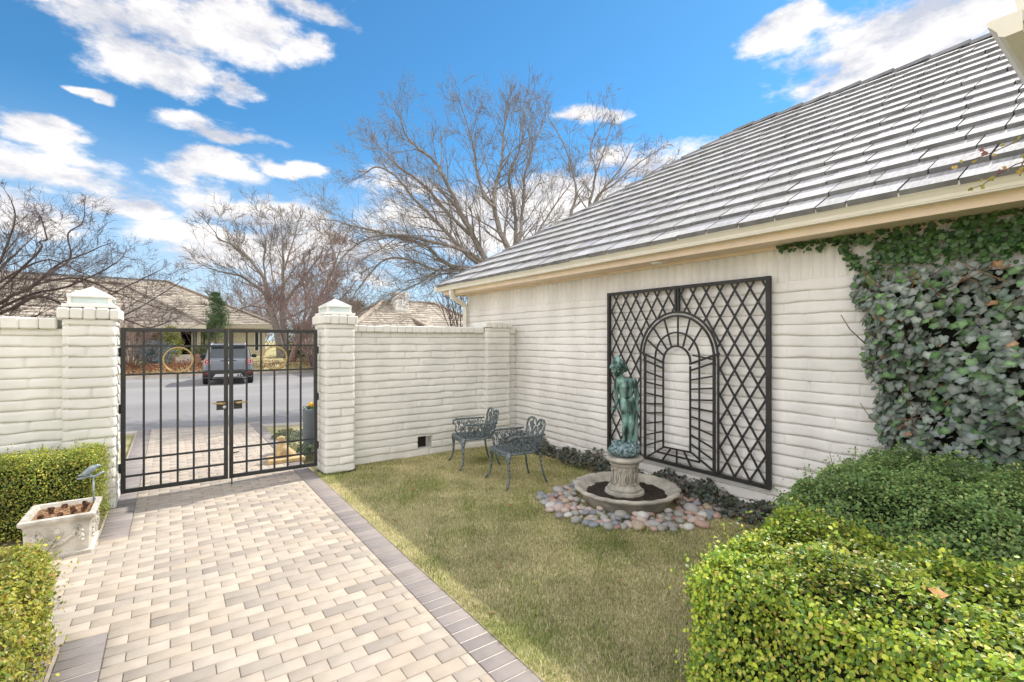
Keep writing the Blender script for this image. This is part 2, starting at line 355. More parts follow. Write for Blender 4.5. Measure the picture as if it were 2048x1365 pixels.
m_litter = M('dry_litter', (.34, .20, .11), .9, var=.5, scale=40, bump=1, bscale=70)

# ------------------------------------------------------------------ ground
def sheet(name, x0, y0, x1, y1, z, m, sub=1):
    return struct(name, mesh(name, [(x0, y0, z), (x1, y0, z), (x1, y1, z), (x0, y1, z)], [(0, 1, 2, 3)], m))
sheet('ground', -700, -200, 900, 1500, -.06, m_lawn)
sheet('lawn', 1.56, -1.5, 4.84, 6.74, 0.0, m_lawn)
sheet('soil_bed', -4.2, 1.2, -.52, 6.62, -.010, m_dirt)
sheet('soil_bed', 2.1, -.6, 4.84, 1.3, .004, m_dirt)

def paving():
    rng = np.random.default_rng(5); V = []; F = []; Cc = []
    pal = [(.50, .44, .365), (.475, .41, .335), (.445, .39, .33), (.40, .355, .305), (.37, .33, .285), (.48, .43, .365)]; w = [6, 4, 3, 1.5, 1.0, 3]
    def block(x0, x1, y0, y1, c, zt=.004, g=.0035, b=.004):
        j = rng.normal(0, .0008, 2); x0 += g / 2 + j[0]; x1 -= g / 2; y0 += g / 2 + j[1]; y1 -= g / 2
        z = zt + rng.normal(0, .0006); base = len(V)
        V.extend([(x0, y0, -.03), (x1, y0, -.03), (x1, y1, -.03), (x0, y1, -.03), (x0, y0, z - b), (x1, y0, z - b), (x1, y1, z - b), (x0, y1, z - b), (x0 + b, y0 + b, z), (x1 - b, y0 + b, z), (x1 - b, y1 - b, z), (x0 + b, y1 - b, z)])
        for a in (0, 4):
            for k in range(4): F.append((base + a + k, base + a + (k + 1) % 4, base + a + 4 + (k + 1) % 4, base + a + 4 + k))
        F.append((base + 8, base + 9, base + 10, base + 11)); Cc.extend([c] * 12)
    def road_edge(x): return 12.0 - .28 * (x + .7)
    pr = None
    for r in range(-8, 118):
        y = r * .1015; left = -.30
        if 3.75 <= y < 5.46: left = -2.6
        off = (r % 2) * .1; x = left - .2 + off if left > -1 else left + off
        while x < 1.36:
            a, b2 = max(x, left), min(x + .2, 1.36); x += .2
            if b2 - a < .03: continue
            if y > road_edge((a + b2) / 2) - .15: continue
            # like colours drift together in bands
            c = np.array(pal[rng.choice(6, p=np.array(w) / sum(w))]); c = c * rng.uniform(.93, 1.06) * np.array((.965, .94, .915)); block(a, b2, y, y + .1015, c)
    dark = [(.285, .25, .23), (.26, .23, .215), (.31, .27, .25), (.275, .245, .23)]
    for r in range(-8, 118):
        y = r * .1015
        for x0, x1, ok in ((1.36, 1.56, True), (-.51, -.30, not (3.75 <= y < 5.46))):
            if not ok or y > road_edge(x0) - .15: continue
            block(x0, x1, y, y + .1015, np.array(dark[rng.integers(4)]) * rng.uniform(.92, 1.08), .0035, .008)
    y = 1.0
    while y < 3.6: block(-.64, -.54, y, y + .2, np.array(dark[0]), .003, .006); y += .203
    return V, F, Cc
V, F, Cc = paving(); struct('paved_path', mesh('paved_path', np.array(V), np.array(F), m_pav, col=np.array(Cc)))
sheet('path_bedding', -.53, -1.5, 1.56, 11.6, -.006, m_joint)
sheet('path_bedding', -2.65, 3.72, -.53, 5.48, -.006, m_joint)

m_sandj = M('pale_joint_sand', (.60, .54, .46), .95, var=.15, scale=30)
sheet('joint_sand', 1.366, -1.4, 1.556, 11.1, -.001, m_sandj); sheet('joint_sand', -.506, 5.47, -.306, 11.6, -.001, m_sandj); sheet('joint_sand', -.506, -1.4, -.306, 3.74, -.001, m_sandj)
# street: asphalt turning circle, near and far kerbs
def strip(name, near, far, z, m):
    v = [(x, y, z) for x, y in near] + [(x, y, z) for x, y in far]; n = len(near)
    return struct(name, mesh(name, v, [(i, i + 1, n + i + 1, n + i) for i in range(n - 1)], m))
nearp = [(-60, 30), (-30, 21), (-12, 15.4), (-.7, 12.0), (2.7, 11.1), (8, 10.9), (20, 13), (60, 22)]
farp = [(-60, 40), (-30, 33.5), (-12, 30.0), (-.8, 28.4), (6.1, 29.4), (14, 31.0), (30, 36), (60, 44)]
strip('road', nearp, farp, -.05, m_asph)
def kerb(pts, w, h, out):
    m = MB()
    for (a, b) in zip(pts[:-1], pts[1:]):
        d = Vector((b[0] - a[0], b[1] - a[1], 0)).normalized(); n = Vector((-d.y, d.x, 0)) * out
        a3 = Vector((*a, 0)); b3 = Vector((*b, 0)); q = [a3, b3, b3 + n * w, a3 + n * w]
        if out < 0: q = q[::-1]
        m.hexa([(p.x, p.y, -.2) for p in q] + [(p.x, p.y, h) for p in q])
    return m
struct('kerb', kerb(farp, .45, .12, 1).me('kerb', m_conc)); struct('kerb', kerb(nearp, .30, -.03, -1).me('kerb', m_conc))
bank = [(x, y + .45) for x, y in farp]
v = []; rng = np.random.default_rng(3)
prof = [(0, .10), (1.6, .42), (4, .62), (9, .72), (40, 1.0)]
for dy, z in prof: v += [(x, y + dy, z) for x, y in bank]
nb = len(bank); f = [(r * nb + i, r * nb + i + 1, (r + 1) * nb + i + 1, (r + 1) * nb + i) for r in range(len(prof) - 1) for i in range(nb - 1)]
struct('front_yard_terrain', mesh('yard', v, f, m_lawn, smooth=True))

# ------------------------------------------------------------------ the house on the right
XW = 4.85
house = thing('house', 'painted cream brick house with grey tiled roof along the right of the garden', 'house', (XW, 4, 0))
V, F = block_face((XW, 8.36, 0), (0, -1, 0), (-1, 0, 0), 10.4, 2.66, .1055, .42, 11, .0105, (True, False), soldier=22)
b1 = boxq((XW + .03, -2, 0), (12, 8.32, 2.62))
V, F = join([(V, F), b1]); part('wall', mesh('wall', V, F, m_wall), house)
EX, EZ, EY = 4.33, 2.795, 8.70; w_ = 4.03; ra = math.atan2(2.73, 4.03); rc, rs = math.cos(ra), math.sin(ra)
def RP(s, y, h): return (EX + s * rc - h * rs, y, EZ + s * rs + h * rc)
def tiles():
    rng = np.random.default_rng(9); V = []; F = []; mi = []; col = []; n = 16; e = 4.868 / n
    for r in range(n):
        s0 = r * e; s1 = s0 + e + .05; y = -2.0 + (r % 2) * .165 + rng.uniform(-.04, .04)
        while y < EY:
            w = .33 if rng.random() > .12 else .22; a, b = y, y + w; y += w
            m0 = EY - s0 * rc - .02; m1 = EY - min(s1, 4.868) * rc - .02
            if a > m0: break
            j = rng.uniform(-.004, .004); h = .052 + rng.uniform(-.004, .006)
            a0, b0 = a + .006, min(b - .006, m0); a1, b1 = min(a + .006, m1), min(b - .006, m1); base = len(V)
            V.extend([RP(s0 + j, a0, .004), RP(s0 + j, b0, .004), RP(s1, b1, -.002), RP(s1, a1, -.002), RP(s0 + j, a0, h), RP(s0 + j, b0, h), RP(s1, b1, h - .040), RP(s1, a1, h - .040)])
            F.extend([(base + 4, base + 7, base + 6, base + 5), (base, base + 4, base + 5, base + 1), (base + 1, base + 5, base + 6, base + 2), (base + 3, base + 7, base + 4, base), (base, base + 1, base + 2, base + 3)])
            mi.extend([0, 1, 1, 1, 1]); c = np.array((.48, .475, .47)) * rng.uniform(.80, 1.12) * (1, rng.uniform(.98, 1.01), rng.uniform(.95, 1.03)); col.extend([c] * 8)
    deck = [(EX + .02, -2, EZ - .01), (EX + .02, EY, EZ - .01), (EX + w_, EY - w_, EZ + 2.72), (EX + w_, -2, EZ + 2.72), (EX + 2 * w_, EY, EZ - .01), (EX + 2 * w_, -2, EZ - .01)]
    b = len(V); V.extend(deck); col.extend([(.1, .1, .1)] * 6); F.extend([(b, b + 1, b + 2, b + 3), (b + 1, b + 4, b + 2), (b + 2, b + 4, b + 5, b + 3)]); mi.extend([1, 1, 1])
    return V, F, mi, col
V, F, mi, col = tiles(); roof = part('roof', mesh('roof', V, F, [m_tile, m_butt], mi, np.array(col)), house)
m = MB(); h0 = Vector((EX + .02, EY - .02, EZ + .03)); h1 = Vector((EX + w_, EY - w_, EZ + 2.76)); nC = 17
def cap(a, b, k):
    d = (b - a).normalized(); s = d.cross(Vector((0, 0, 1))).normalized(); u = s.cross(d)
    r0 = [a + s * .105 - u * .035, a + s * .05 + u * .035, a - s * .05 + u * .035, a - s * .105 - u * .035]
    r1 = [b + s * .09 - u * .055, b + s * .045 + u * .008, b - s * .045 + u * .008, b - s * .09 - u * .055]
    m.loft([r0, r1])
for i in range(nC): cap(h0.lerp(h1, i / nC), h0.lerp(h1, (i + 1.12) / nC), i)
y = -2.0; ra_ = Vector((EX + w_, 0, EZ + 2.765))
while y < EY - w_:
    cap(Vector((ra_.x, y, ra_.z)), Vector((ra_.x, min(y + .45, EY - w_ + .1), ra_.z)), 0); y += .40
part('ridge_cap', m.me('ridge_cap', m_butt), roof)
m = MB(); g = [(4.46, 2.822), (4.46, 2.725), (4.395, 2.722), (4.372, 2.735), (4.366, 2.758), (4.345, 2.785), (4.328, 2.80), (4.326, 2.818), (4.336, 2.824)]
m.prism(g, 1, -1.4, 8.70)
m.box((4.34, 8.705, 2.725), (12.3, 8.80, 2.822))
m.tube([(4.368, -1.4, 2.724), (4.368, 8.7, 2.724)], .006, 6); m.tube([(4.33, -1.4, 2.822), (4.33, 8.7, 2.822)], .006, 6)
part('gutter', m.me('gutter', m_gut), house)
part('fascia', MB().box((4.462, -1.4, 2.652), (4.50, 8.62, 2.80)).box((4.502, 8.58, 2.652), (12.2, 8.62, 2.80)).me('fascia', m_peach), house)
part('soffit', MB().box((4.50, -1.4, 2.668), (XW + .05, 8.58, 2.70)).box((4.815, -1.4, 2.635), (4.845, 8.37, 2.667)).box((XW, 8.40, 2.668), (12, 8.58, 2.70)).me('soffit', m_peach), house)
p0 = on_x(914, 585, 4.40); p1 = on_x(931, 607, 4.79)
m = MB(); ys = 8.20
m.tube([(4.41, ys, 2.74), (4.41, ys, 2.63), (4.44, ys + .01, 2.585), (4.74, ys + .1, 2.46), (4.775, ys + .11, 2.41), (4.775, ys + .11, 0.0)], .05, 4)
for z in (2.42, 2.56): m.tube([(4.775 if z < 2.5 else 4.44, ys + (.11 if z < 2.5 else .01), z - .012), (4.775 if z < 2.5 else 4.44, ys + (.11 if z < 2.5 else .01), z + .012)], .056, 4)
part('downspout', m.me('downspout', m_gut), house)
m = MB(); m.lathe([(.05, 0), (.062, -.006), (.062, -.028), (.05, -.038)], (4.585, 3.55, 2.668), 20); part('eave_light', m.me('eave_light', m_white, True), house)
# entry wing: eave corner with its gutter, overhead at the right edge
m = MB(); m.box((3.60, -2.4, 3.33), (9.0, .48, 3.36)); ob = part('entry_soffit', m.me('entry_soffit', M('entry_soffit_paint', (.62, .56, .47), .6, var=.05)), house)
m = MB(); m.prism([(.48, 3.42), (.48, 3.315), (.545, 3.312), (.567, 3.325), (.573, 3.35), (.595, 3.38), (.61, 3.395), (.612, 3.415), (.60, 3.422)], 0, 3.50, 9.0)
m.box((3.50, -2.4, 3.36), (3.598, .478, 3.42)); part('entry_gutter', m.me('entry_gutter', m_gut), house)
a, b = on_y(2046, 56, .30), on_y(2014, -28, .30)
part('entry_roof', MB().beam(at(2062, 62, 2.57), at(2030, -55, 2.64), .075, .05, (0, 1, 0)).add([(3.52, -2.4, 3.425), (3.52, .60, 3.425), (9, .60, 3.425), (9, -2.4, 3.425), (5.2, -2.4, 4.2), (5.2, -.9, 4.2), (9, -.9, 4.2)], [(0, 4, 5, 1), (1, 5, 6, 2), (4, 0, 3, 6, 5)]).me('entry_roof', m_gut), house)

# ------------------------------------------------------------------ garden walls, pillars, lamps
def coping(x0, x1, y0, y1, z0, z1, step, seed):
    rng = random.Random(seed); m = MB(); x = x0
    while x < x1 - .02:
        w = step * rng.uniform(.93, 1.07); xe = min(x + w, x1)
        if x1 - xe < .03: xe = x1
        dz = rng.uniform(-.006, .006); dy = rng.uniform(-.006, .006); m.box((x + .0015, y0 + dy, z0 + rng.uniform(-.005, .004)), (xe - .0015, y1, z1 + dz), .012); x = xe
    return m
YG = 6.72
gw = thing('garden_wall', 'cream painted brick garden wall between the gate and the house, with a small vent hole', 'wall', (3.4, YG, 0))
hx0, hx1 = on_y(835, 886, YG).x - 2.0, on_y(858, 886, YG).x - 2.0
hz = (.1055 * 1 + .004, .1055 * 3 - .02)
V, F = block_face((2.0, YG, 0), (1, 0, 0), (0, -1, 0), XW - 2.0 - .004, 1.87, .1055, .42, 21, .015, (False, False), hole=(hx0, hx1 + .04, *hz))
bk = boxq((2.0, YG + .16, -.05), (XW - .01, YG + .24, 1.86)); V, F = join([(V, F), bk]); part('wall', mesh('gwall', V, F, m_gwall), gw)
m = MB(); a, b = 2.0 + hx0 - .01, 2.0 + hx1 + .055
for q in (((a, YG, hz[0] - .012), (b, YG + .15, hz[0])), ((a, YG, hz[1]), (b, YG + .15, hz[1] + .01)), ((a - .01, YG, hz[0]), (a, YG + .15, hz[1])), ((b, YG, hz[0]), (b + .01, YG + .15, hz[1]))): m.box(*q)
vo = part('vent_opening', m.me('vent', m_gwall), gw); m = MB(); m.box((a, YG + .125, hz[0]), (b - .05, YG + .14, hz[1])); part('vent_shade_panel', m.me('vent_shade_panel', m_opening_shade), vo)  # near-black panel painted as the shade inside the vent hole
pl0, pl1 = on_y(973, 700, 6.62).x, on_y(1020, 700, 6.62).x
part('coping', coping(2.02, pl0 - .01, YG - .055, YG + .28, 1.868, 1.965, .118, 1).me('coping', m_gwall), gw)
part('coping', coping(pl1 + .01, XW - .006, YG - .05, YG + .28, 1.868, 1.965, .11, 2).me('coping2', m_gwall), gw)
def shaft(x0, x1, y0, y1, h, seed, crs=.1055):
    fs = [block_face((x0, y0, 0), (1, 0, 0), (0, -1, 0), x1 - x0, h, crs, .405, seed, .013), block_face((x1, y1, 0), (-1, 0, 0), (0, 1, 0), x1 - x0, h, crs, .405, seed + 1, .02),
          block_face((x0, y1, 0), (0, -1, 0), (-1, 0, 0), y1 - y0, h, crs, .405, seed + 2, .013), block_face((x1, y0, 0), (0, 1, 0), (1, 0, 0), y1 - y0, h, crs, .405, seed + 3, .013), boxq((x0 + .03, y0 + .03, -.05), (x1 - .03, y1 - .03, h - .01))]
    return join(fs)
V, F = shaft(pl0, pl1, 6.62, 6.95, 1.955, 51); part('pilaster', mesh('pil', V, F, m_gwall), gw)
part('pilaster_cap', coping(pl0 - .03, pl1 + .03, 6.585, 6.98, 1.957, 2.045, .105, 5).me('pcap', m_gwall), gw)
lw = thing('garden_wall', 'cream painted brick garden wall left of the gate, behind the clipped hedge', 'wall', (-2.6, 6.6, 0))
V, F = block_face((-5.2, 6.62, 0), (1, 0, 0), (0, -1, 0), 4.36, 1.868, .1055, .405, 71, .014, (False, False)); V, F = join([(V, F), boxq((-5.2, 6.66, -.05), (-.86, 6.86, 1.86))])
part('wall', mesh('lwall', V, F, m_gwall), lw); part('coping', coping(-5.2, -.925, 6.565, 6.92, 1.868, 1.975, .135, 8).me('lcop', m_gwall), lw)
def lantern(x0, x1, y0, y1, z, lab):
    t = thing('pillar_lamp', lab, 'lamp', ((x0 + x1) / 2, (y0 + y1) / 2, z)); m = MB(); cx, cy = (x0 + x1) / 2, (y0 + y1) / 2
    m.box((x0 - .045, y0 - .045, z), (x1 + .045, y1 + .045, z + .030), .004); m.box((x0 - .008, y0 - .008, z + .031), (x1 + .008, y1 + .008, z + .044), .003)
    for x in (x0 + .012, x1 - .012):
        for y in (y0 + .012, y1 - .012): m.box((x - .016, y - .016, z + .044), (x + .016, y + .016, z + .108))
    for q in (((x0, y0, 0), (x1, y0, 0)), ((x1, y0, 0), (x1, y1, 0)), ((x1, y1, 0), (x0, y1, 0)), ((x0, y1, 0), (x0, y0, 0))):
        m.beam((q[0][0], q[0][1], z + .113), (q[1][0], q[1][1], z + .113), .024, .016)
    ap = (cx, cy, z + .225)
    for x, y in ((x0, y0), (x1, y0), (x1, y1), (x0, y1)): m.tube([(x - .006 * (1 if x < cx else -1), y, z + .119), ap], .008, 6)
    part('frame', m.me('frame', m_white), t)
    g = MB(); g.box((x0 + .014, y0 + .014, z + .045), (x1 - .014, y1 - .014, z + .110)); g.add([(x0 + .008, y0 + .008, z + .121), (x1 - .008, y0 + .008, z + .121), (x1 - .008, y1 - .008, z + .121), (x0 + .008, y1 - .008, z + .121), (cx, cy, z + .220)], [(0, 1, 4), (1, 2, 4), (2, 3, 4), (3, 0, 4), (3, 2, 1, 0)])
    part('glass', g.me('glass', m_glassf), t); return t
def pillar(x0, x1, y0, y1, lab, seed, lamp):
    t = thing('gate_pillar', lab, 'pillar', ((x0 + x1) / 2, (y0 + y1) / 2, 0)); V, F = shaft(x0, x1, y0, y1, 1.965, seed); part('shaft', mesh('shaft', V, F, m_gwall), t)
    m = coping(x0 - .04, x1 + .04, y0 - .04, y0 + .09, 1.966, 2.082, .105, seed); m2 = coping(x0 - .04, x1 + .04, y1 - .09, y1 + .04, 1.966, 2.082, .105, seed + 7); m.add(m2.v, m2.f)
    rng = random.Random(seed); y = y0 + .094
    while y < y1 - .1: m.box((x0 - .04 + rng.uniform(-.004, .004), y, 1.966), (x1 + .04 + rng.uniform(-.004, .004), y + .098, 2.082 + rng.uniform(-.004, .004)), .012); y += .1
    m.box((x0, y0 + .02, 1.97), (x1, y1 - .02, 2.07)); part('cap', m.me('cap', m_gwall), t); lantern(x0 + .035, x1 - .035, y0 + .04, y1 - .04, 2.088, lamp)
pillar(-.875, -.465, 6.50, 6.98, 'cream brick gate pillar left of the iron gate, beside the hedge', 31, 'white framed glass lamp on top of the left gate pillar')
pillar(1.645, 2.025, 6.50, 7.0, 'cream brick gate pillar right of the iron gate, at the lawn corner', 41, 'white framed glass lamp on top of the right gate pillar')
m = MB(); m.tube([(1.60, 6.72, .02), (1.63, 6.50, .012), (1.68, 6.44, .012), (1.80, 6.425, .012), (1.95, 6.44, .014), (2.03, 6.47, .02), (2.06, 6.60, .02)], .011, 8)
solo('hose', m.me('hose', m_carb, True), 'thin black irrigation hose curling round the foot of the right gate pillar', 'hose')

# ------------------------------------------------------------------ iron gate, two leaves
YF = 6.75
def leaf(lab, xs0, xs1, full, short, ring, plate, handle_dir, drop):
    t = thing('gate_leaf', lab, 'gate', ((xs0 + xs1) / 2, YF, 0)); m = MB(); h = .021
    for x in (xs0, xs1): m.box((x - h, YF - h, .075), (x + h, YF + h, 1.89), .003)
    for z in (.097, 1.868): m.box((xs0 + h, YF - h + .001, z - h), (xs1 - h, YF + h - .001, z + h), .003)
    part('frame', m.me('frame', m_iron), t)
    for x in full: part('bar', MB().box((x - .0105, YF - .0105, .118), (x + .0105, YF + .0105, 1.847)).me('bar', m_iron), t)
    part('bar', MB().box((short - .0105, YF - .0105, .118), (short + .0105, YF + .0105, 1.362)).me('bar', m_iron), t)
    for z in (1.684, 1.372, .440, .256): part('rail', MB().box((xs0 + h, YF - .014, z - .0105), (xs1 - h, YF + .008, z + .0105)).me('rail', m_iron), t)
    m = MB(); m.tube([(ring[0] + .141 * math.cos(a), YF - .016, ring[1] + .141 * math.sin(a)) for a in [2 * math.pi * i / 48 for i in range(49)]], .0095, 8, False); part('ring', m.me('ring', m_brass, True), t)
    m = MB(); m.box((plate[0], YF - .026, .915), (plate[1], YF - .022, 1.022), .003); m.box((plate[0] + .01, YF + .022, .93), (plate[1], YF + .026, 1.01)); lp = part('lock_plate', m.me('plate', m_iron), t)
    hx = (plate[0] + plate[1]) / 2; m = MB(); m.tube([(hx + .02 * handle_dir, YF - .026, .995), (hx + .02 * handle_dir, YF - .062, .995), (hx - .005 * handle_dir, YF - .07, .995), (hx - .06 * handle_dir, YF - .066, 1.0), (hx - .10 * handle_dir, YF - .06, 1.003)], [.012, .012, .014, .010, .006], 8); part('handle', m.me('handle', m_brass, True), lp)
    if drop:
        m = MB(); m.tube([(xs0 + .004, YF - .033, .0), (xs0 + .004, YF - .033, .36), (xs0 + .02, YF - .036, .385), (xs0 + .08, YF - .05, .395)], .0075, 8); m.tube([(xs0 + .004, YF - .033, .10), (xs0 + .004, YF - .033, .31)], .016, 10); part('drop_bolt', m.me('drop', m_iron), t)
    else:
        m = MB(); m.lathe([(.001, 0), (.019, 0), (.021, -.006), (.012, -.012), (.001, -.012)], (0, 0, 0), 16); q = m.me('cyl', m_silver, True); q.transform(Matrix.Translation((hx + .02, YF - .026, .948)) @ Matrix.Rotation(R(-90), 4, 'X')); part('lock_cylinder', q, lp)
    xh = xs0 if not drop else xs1; s = -1 if not drop else 1
    for z in (.35, 1.0, 1.62): part('hinge', MB().tube([(xh + s * .030, YF, z - .05), (xh + s * .030, YF, z + .05)], .012, 8).me('hinge', m_iron), t)
leaf('dark iron gate leaf with brass ring, hung on the left pillar, carrying the keyed lock', -.417, .552, (-.238, -.085, .227, .379), .072, (.078, 1.527), (.452, .575), 1, False)
leaf('dark iron gate leaf with brass ring, hung on the right pillar, with the drop bolt', .607, 1.583, (.773, .932, 1.24, 1.398), 1.085, (1.086, 1.53), (.630, .722), -1, True)

# ------------------------------------------------------------------ wall trellis with an arch in false perspective
def z5(x, y): p = on_x(1180 + x * .3662, 520 + y * .3662, 4.80); return (p.y, p.z)
TX = 4.79
_bj = random.Random(1)
def bar2(m, p, q, w=.022, x=TX, d=.012): x += _bj.uniform(-.0012, .0012); m.beam((x, p[0], p[1]), (x, q[0], q[1]), w, d, (1, 0, 0))
tr = thing('wall_trellis', 'black iron lattice trellis with a false perspective archway on the house wall', 'trellis', (4.80, 3.43, .3))
y0, y1, zb, zt = 2.383, 4.485, .305, 2.363; yc = 3.425
m = MB()
for y in (y0, y1): m.box((TX - .022, y - .019, zb - .019), (TX + .022, y + .019, zt + .019))
for z in (zb, zt): m.box((TX - .020, y0 + .019, z - .018), (TX + .020, y1 - .019, z + .018))
m.box((TX - .017, yc - .029, 2.09), (TX + .017, yc - .005, zt - .018)); m.box((TX - .017, yc + .005, 2.09), (TX + .017, yc + .029, zt - .018))
for y in (y0 + .05, y1 - .05, yc):
    for z in (zb + .0, zt): m.box((TX + .02, y - .01, z - .01), (4.85, y + .01, z + .01))
part('frame', m.me('frame', m_trel), tr)
acx, acz, ar = 3.435, 1.56, .527
def inside(y, z):
    if not (y0 + .019 < y < y1 - .019 and zb + .018 < z < zt - .018): return False
    if 2.912 < y < 3.957 and z < acz: return False
    if (y - acx) ** 2 + (z - acz) ** 2 < ar ** 2 and z >= acz: return False
    return abs(y - yc) > .03
lat = MB(); sl_ = .278 / .163
for fam, sgn in ((0, 1), (1, -1)):
    k = -40
    while k < 60:
        zc = 2.004 + k * .278; k += 1; run = None
        for i in range(0, 1400):
            y = y0 + i * (y1 - y0) / 1399; z = zc + sgn * sl_ * (y - 2.407)
            if inside(y, z):
                if run is None: run = (y, z)
                last = (y, z)
            elif run is not None:
                if math.dist(run, last) > .02: bar2(lat, run, last, .021, TX + (.008 if fam else -.004), .010)
                run = None
        if run is not None: bar2(lat, run, last, .021, TX + (.008 if fam else -.004), .010)
part('lattice', lat.me('lattice', m_trel), tr)
a = MB()
def arc(cy, cz, r, w, x, n=28, a0=0., a1=math.pi):
    for i in range(n):
        t0 = a0 + (a1 - a0) * i / n; t1 = a0 + (a1 - a0) * (i + 1) / n; bar2(a, (cy + r * math.cos(t0), cz + r * math.sin(t0)), (cy + r * math.cos(t1 + .01), cz + r * math.sin(t1 + .01)), w, x, .016)
arc(acx, acz, .520, .022, TX - .006); arc(acx, acz, .474, .022, TX - .006); arc(3.433, 1.545, .297, .018, TX - .006); arc(3.4325, 1.50, .183, .020, TX - .006)
for p, q in (((482, 305), (482, 470)), ((408, 328), (447, 478)), ((350, 375), (424, 492)), ((318, 440), (407, 525)), ((548, 322), (510, 475)), ((612, 372), (541, 496))): bar2(a, z5(*p), z5(*q), .019, TX + .004)
for x, ya, yb, w in ((282, 505, 1062, .020), (306, 520, 1078, .034), (683, 520, 1163, .034), (706, 540, 1165, .022), (405, 545, 1022, .022), (553, 580, 1052, .022), (360, 530, 1045, .018), (602, 530, 1100, .018)): bar2(a, z5(x, ya), z5(x, yb), w, TX - .008)
for p, q, w in (((283, 503), (413, 563), .024), ((300, 545), (408, 592), .020), ((551, 570), (717, 512), .024), ((553, 606), (692, 560), .020), ((570, 521), (690, 546), .018)): bar2(a, z5(*p), z5(*q), w, TX - .020)
for yl, yr in ((610, 645), (668, 690), (727, 748), (785, 787), (836, 835), (893, 883), (955, 937), (1012, 985)): bar2(a, z5(308, yl), z5(403, yr), .017, TX + .004)
for yl, yr in ((656, 636), (707, 702), (765, 768), (808, 830), (857, 898), (908, 960), (958, 1030), (1008, 1095)): bar2(a, z5(556, yl), z5(675, yr), .017, TX + .004)
for p, q in (((405, 1022), (553, 1052)), ((360, 1046), (602, 1106)), ((405, 1022), (306, 1080)), ((553, 1052), (690, 1165)), ((440, 1035), (397, 1092)), ((475, 1040), (475, 1110)), ((515, 1048), (556, 1138))): bar2(a, z5(*p), z5(*q), .019, TX + .006)
part('archway', a.me('archway', m_trel), tr)
# ------------------------------------------------------------------ fountain: basin, pedestal, statue, river stones
FX, FY = 4.05, 3.545
bas = thing('fountain_basin', 'round cast stone basin with scalloped rim and soil inside, ringed by river stones', 'basin', (FX, FY, 0))
scal = lambda t, z: 1 + .034 * abs(math.sin(t * 9)) * min(1, max(0, z / .16)) - .004
m = MB(); m.lathe([(.40, -.02), (.445, .0), (.462, .03), (.485, .09), (.515, .125), (.545, .14), (.556, .158), (.548, .172), (.52, .176), (.49, .165), (.455, .13), (.42, .095), (.36, .07), (.05, .065)], (FX, FY, 0), 108, scal)
part('bowl', m.me('bowl', m_cast, True), bas)
rng = np.random.default_rng(4); n = 40; g = np.linspace(-.46, .46, n); V = []; F = []
hh = smooth_noise(rng, n, n, 3, 3) * .010 + smooth_noise(rng, n, n, 1.3, 1.3) * .008
for i in range(n):
    for j in range(n): V.append((FX + g[i], FY + g[j], .098 + hh[i, j]))
for i in range(n - 1):
    for j in range(n - 1):
        if math.hypot((g[i] + g[i + 1]) / 2, (g[j] + g[j + 1]) / 2) < .435: F.append((i * n + j, (i + 1) * n + j, (i + 1) * n + j + 1, i * n + j + 1))
so_ = part('soil', mesh('soil', np.array(V), F, m_soil, smooth=False), bas); so_['kind'] = 'stuff'
SX, SY = 4.035, 3.555
ped = thing('pedestal', 'eight sided cast stone pedestal with scroll relief, standing in the basin under the statue', 'pedestal', (SX, SY, .09))
m = MB(); rot8 = R(22.5) - YAW
def octl(m, prof, n=8):
    m.loft([[(SX + r * math.cos(rot8 + 2 * math.pi * j / n), SY + r * math.sin(rot8 + 2 * math.pi * j / n), z) for j in range(n)] for r, z in prof])
m.lathe([(.205, .085), (.214, .105), (.208, .128), (.19, .135)], (SX, SY, 0), 32)
octl(m, [(.180, .134), (.185, .142), (.185, .158), (.172, .175), (.146, .21), (.134, .27), (.134, .34), (.142, .385), (.152, .40)])
m.lathe([(.138, .40), (.155, .404), (.158, .42), (.152, .428), (.178, .445), (.198, .455), (.204, .47), (.200, .486), (.185, .492), (.05, .493)], (SX, SY, 0), 32)
part('shaft', m.me('shaft', m_cast), ped)
m = MB()
for j in range(8):
    t = rot8 + 2 * math.pi * (j + .5) / 8; nx, ny = math.cos(t), math.sin(t); tx, ty = -ny, nx
    def q(a, z): r = .131 * math.cos(R(22.5)) / .924 + max(0, (.25 - z)) * .26 + .004; return (SX + nx * r + tx * a, SY + ny * r + ty * a, z)
    for s in (-1, 1):
        pts = [(.012 * s, .375), (.030 * s, .37), (.036 * s, .352), (.026 * s, .342), (.016 * s, .335), (.020 * s, .31), (.030 * s, .28), (.030 * s, .245), (.018 * s, .225), (.036 * s, .205), (.048 * s, .215), (.046 * s, .228)]
        m.tube([q(*p) for p in pts], [.006, .009, .009, .008, .009, .010, .010, .009, .008, .008, .007, .004], 6)
    m.tube([q(0, .33), q(0, .29), q(0, .23)], [.005, .010, .004], 6)
part('scroll_relief', m.me('scrolls', m_cast, True), ped)
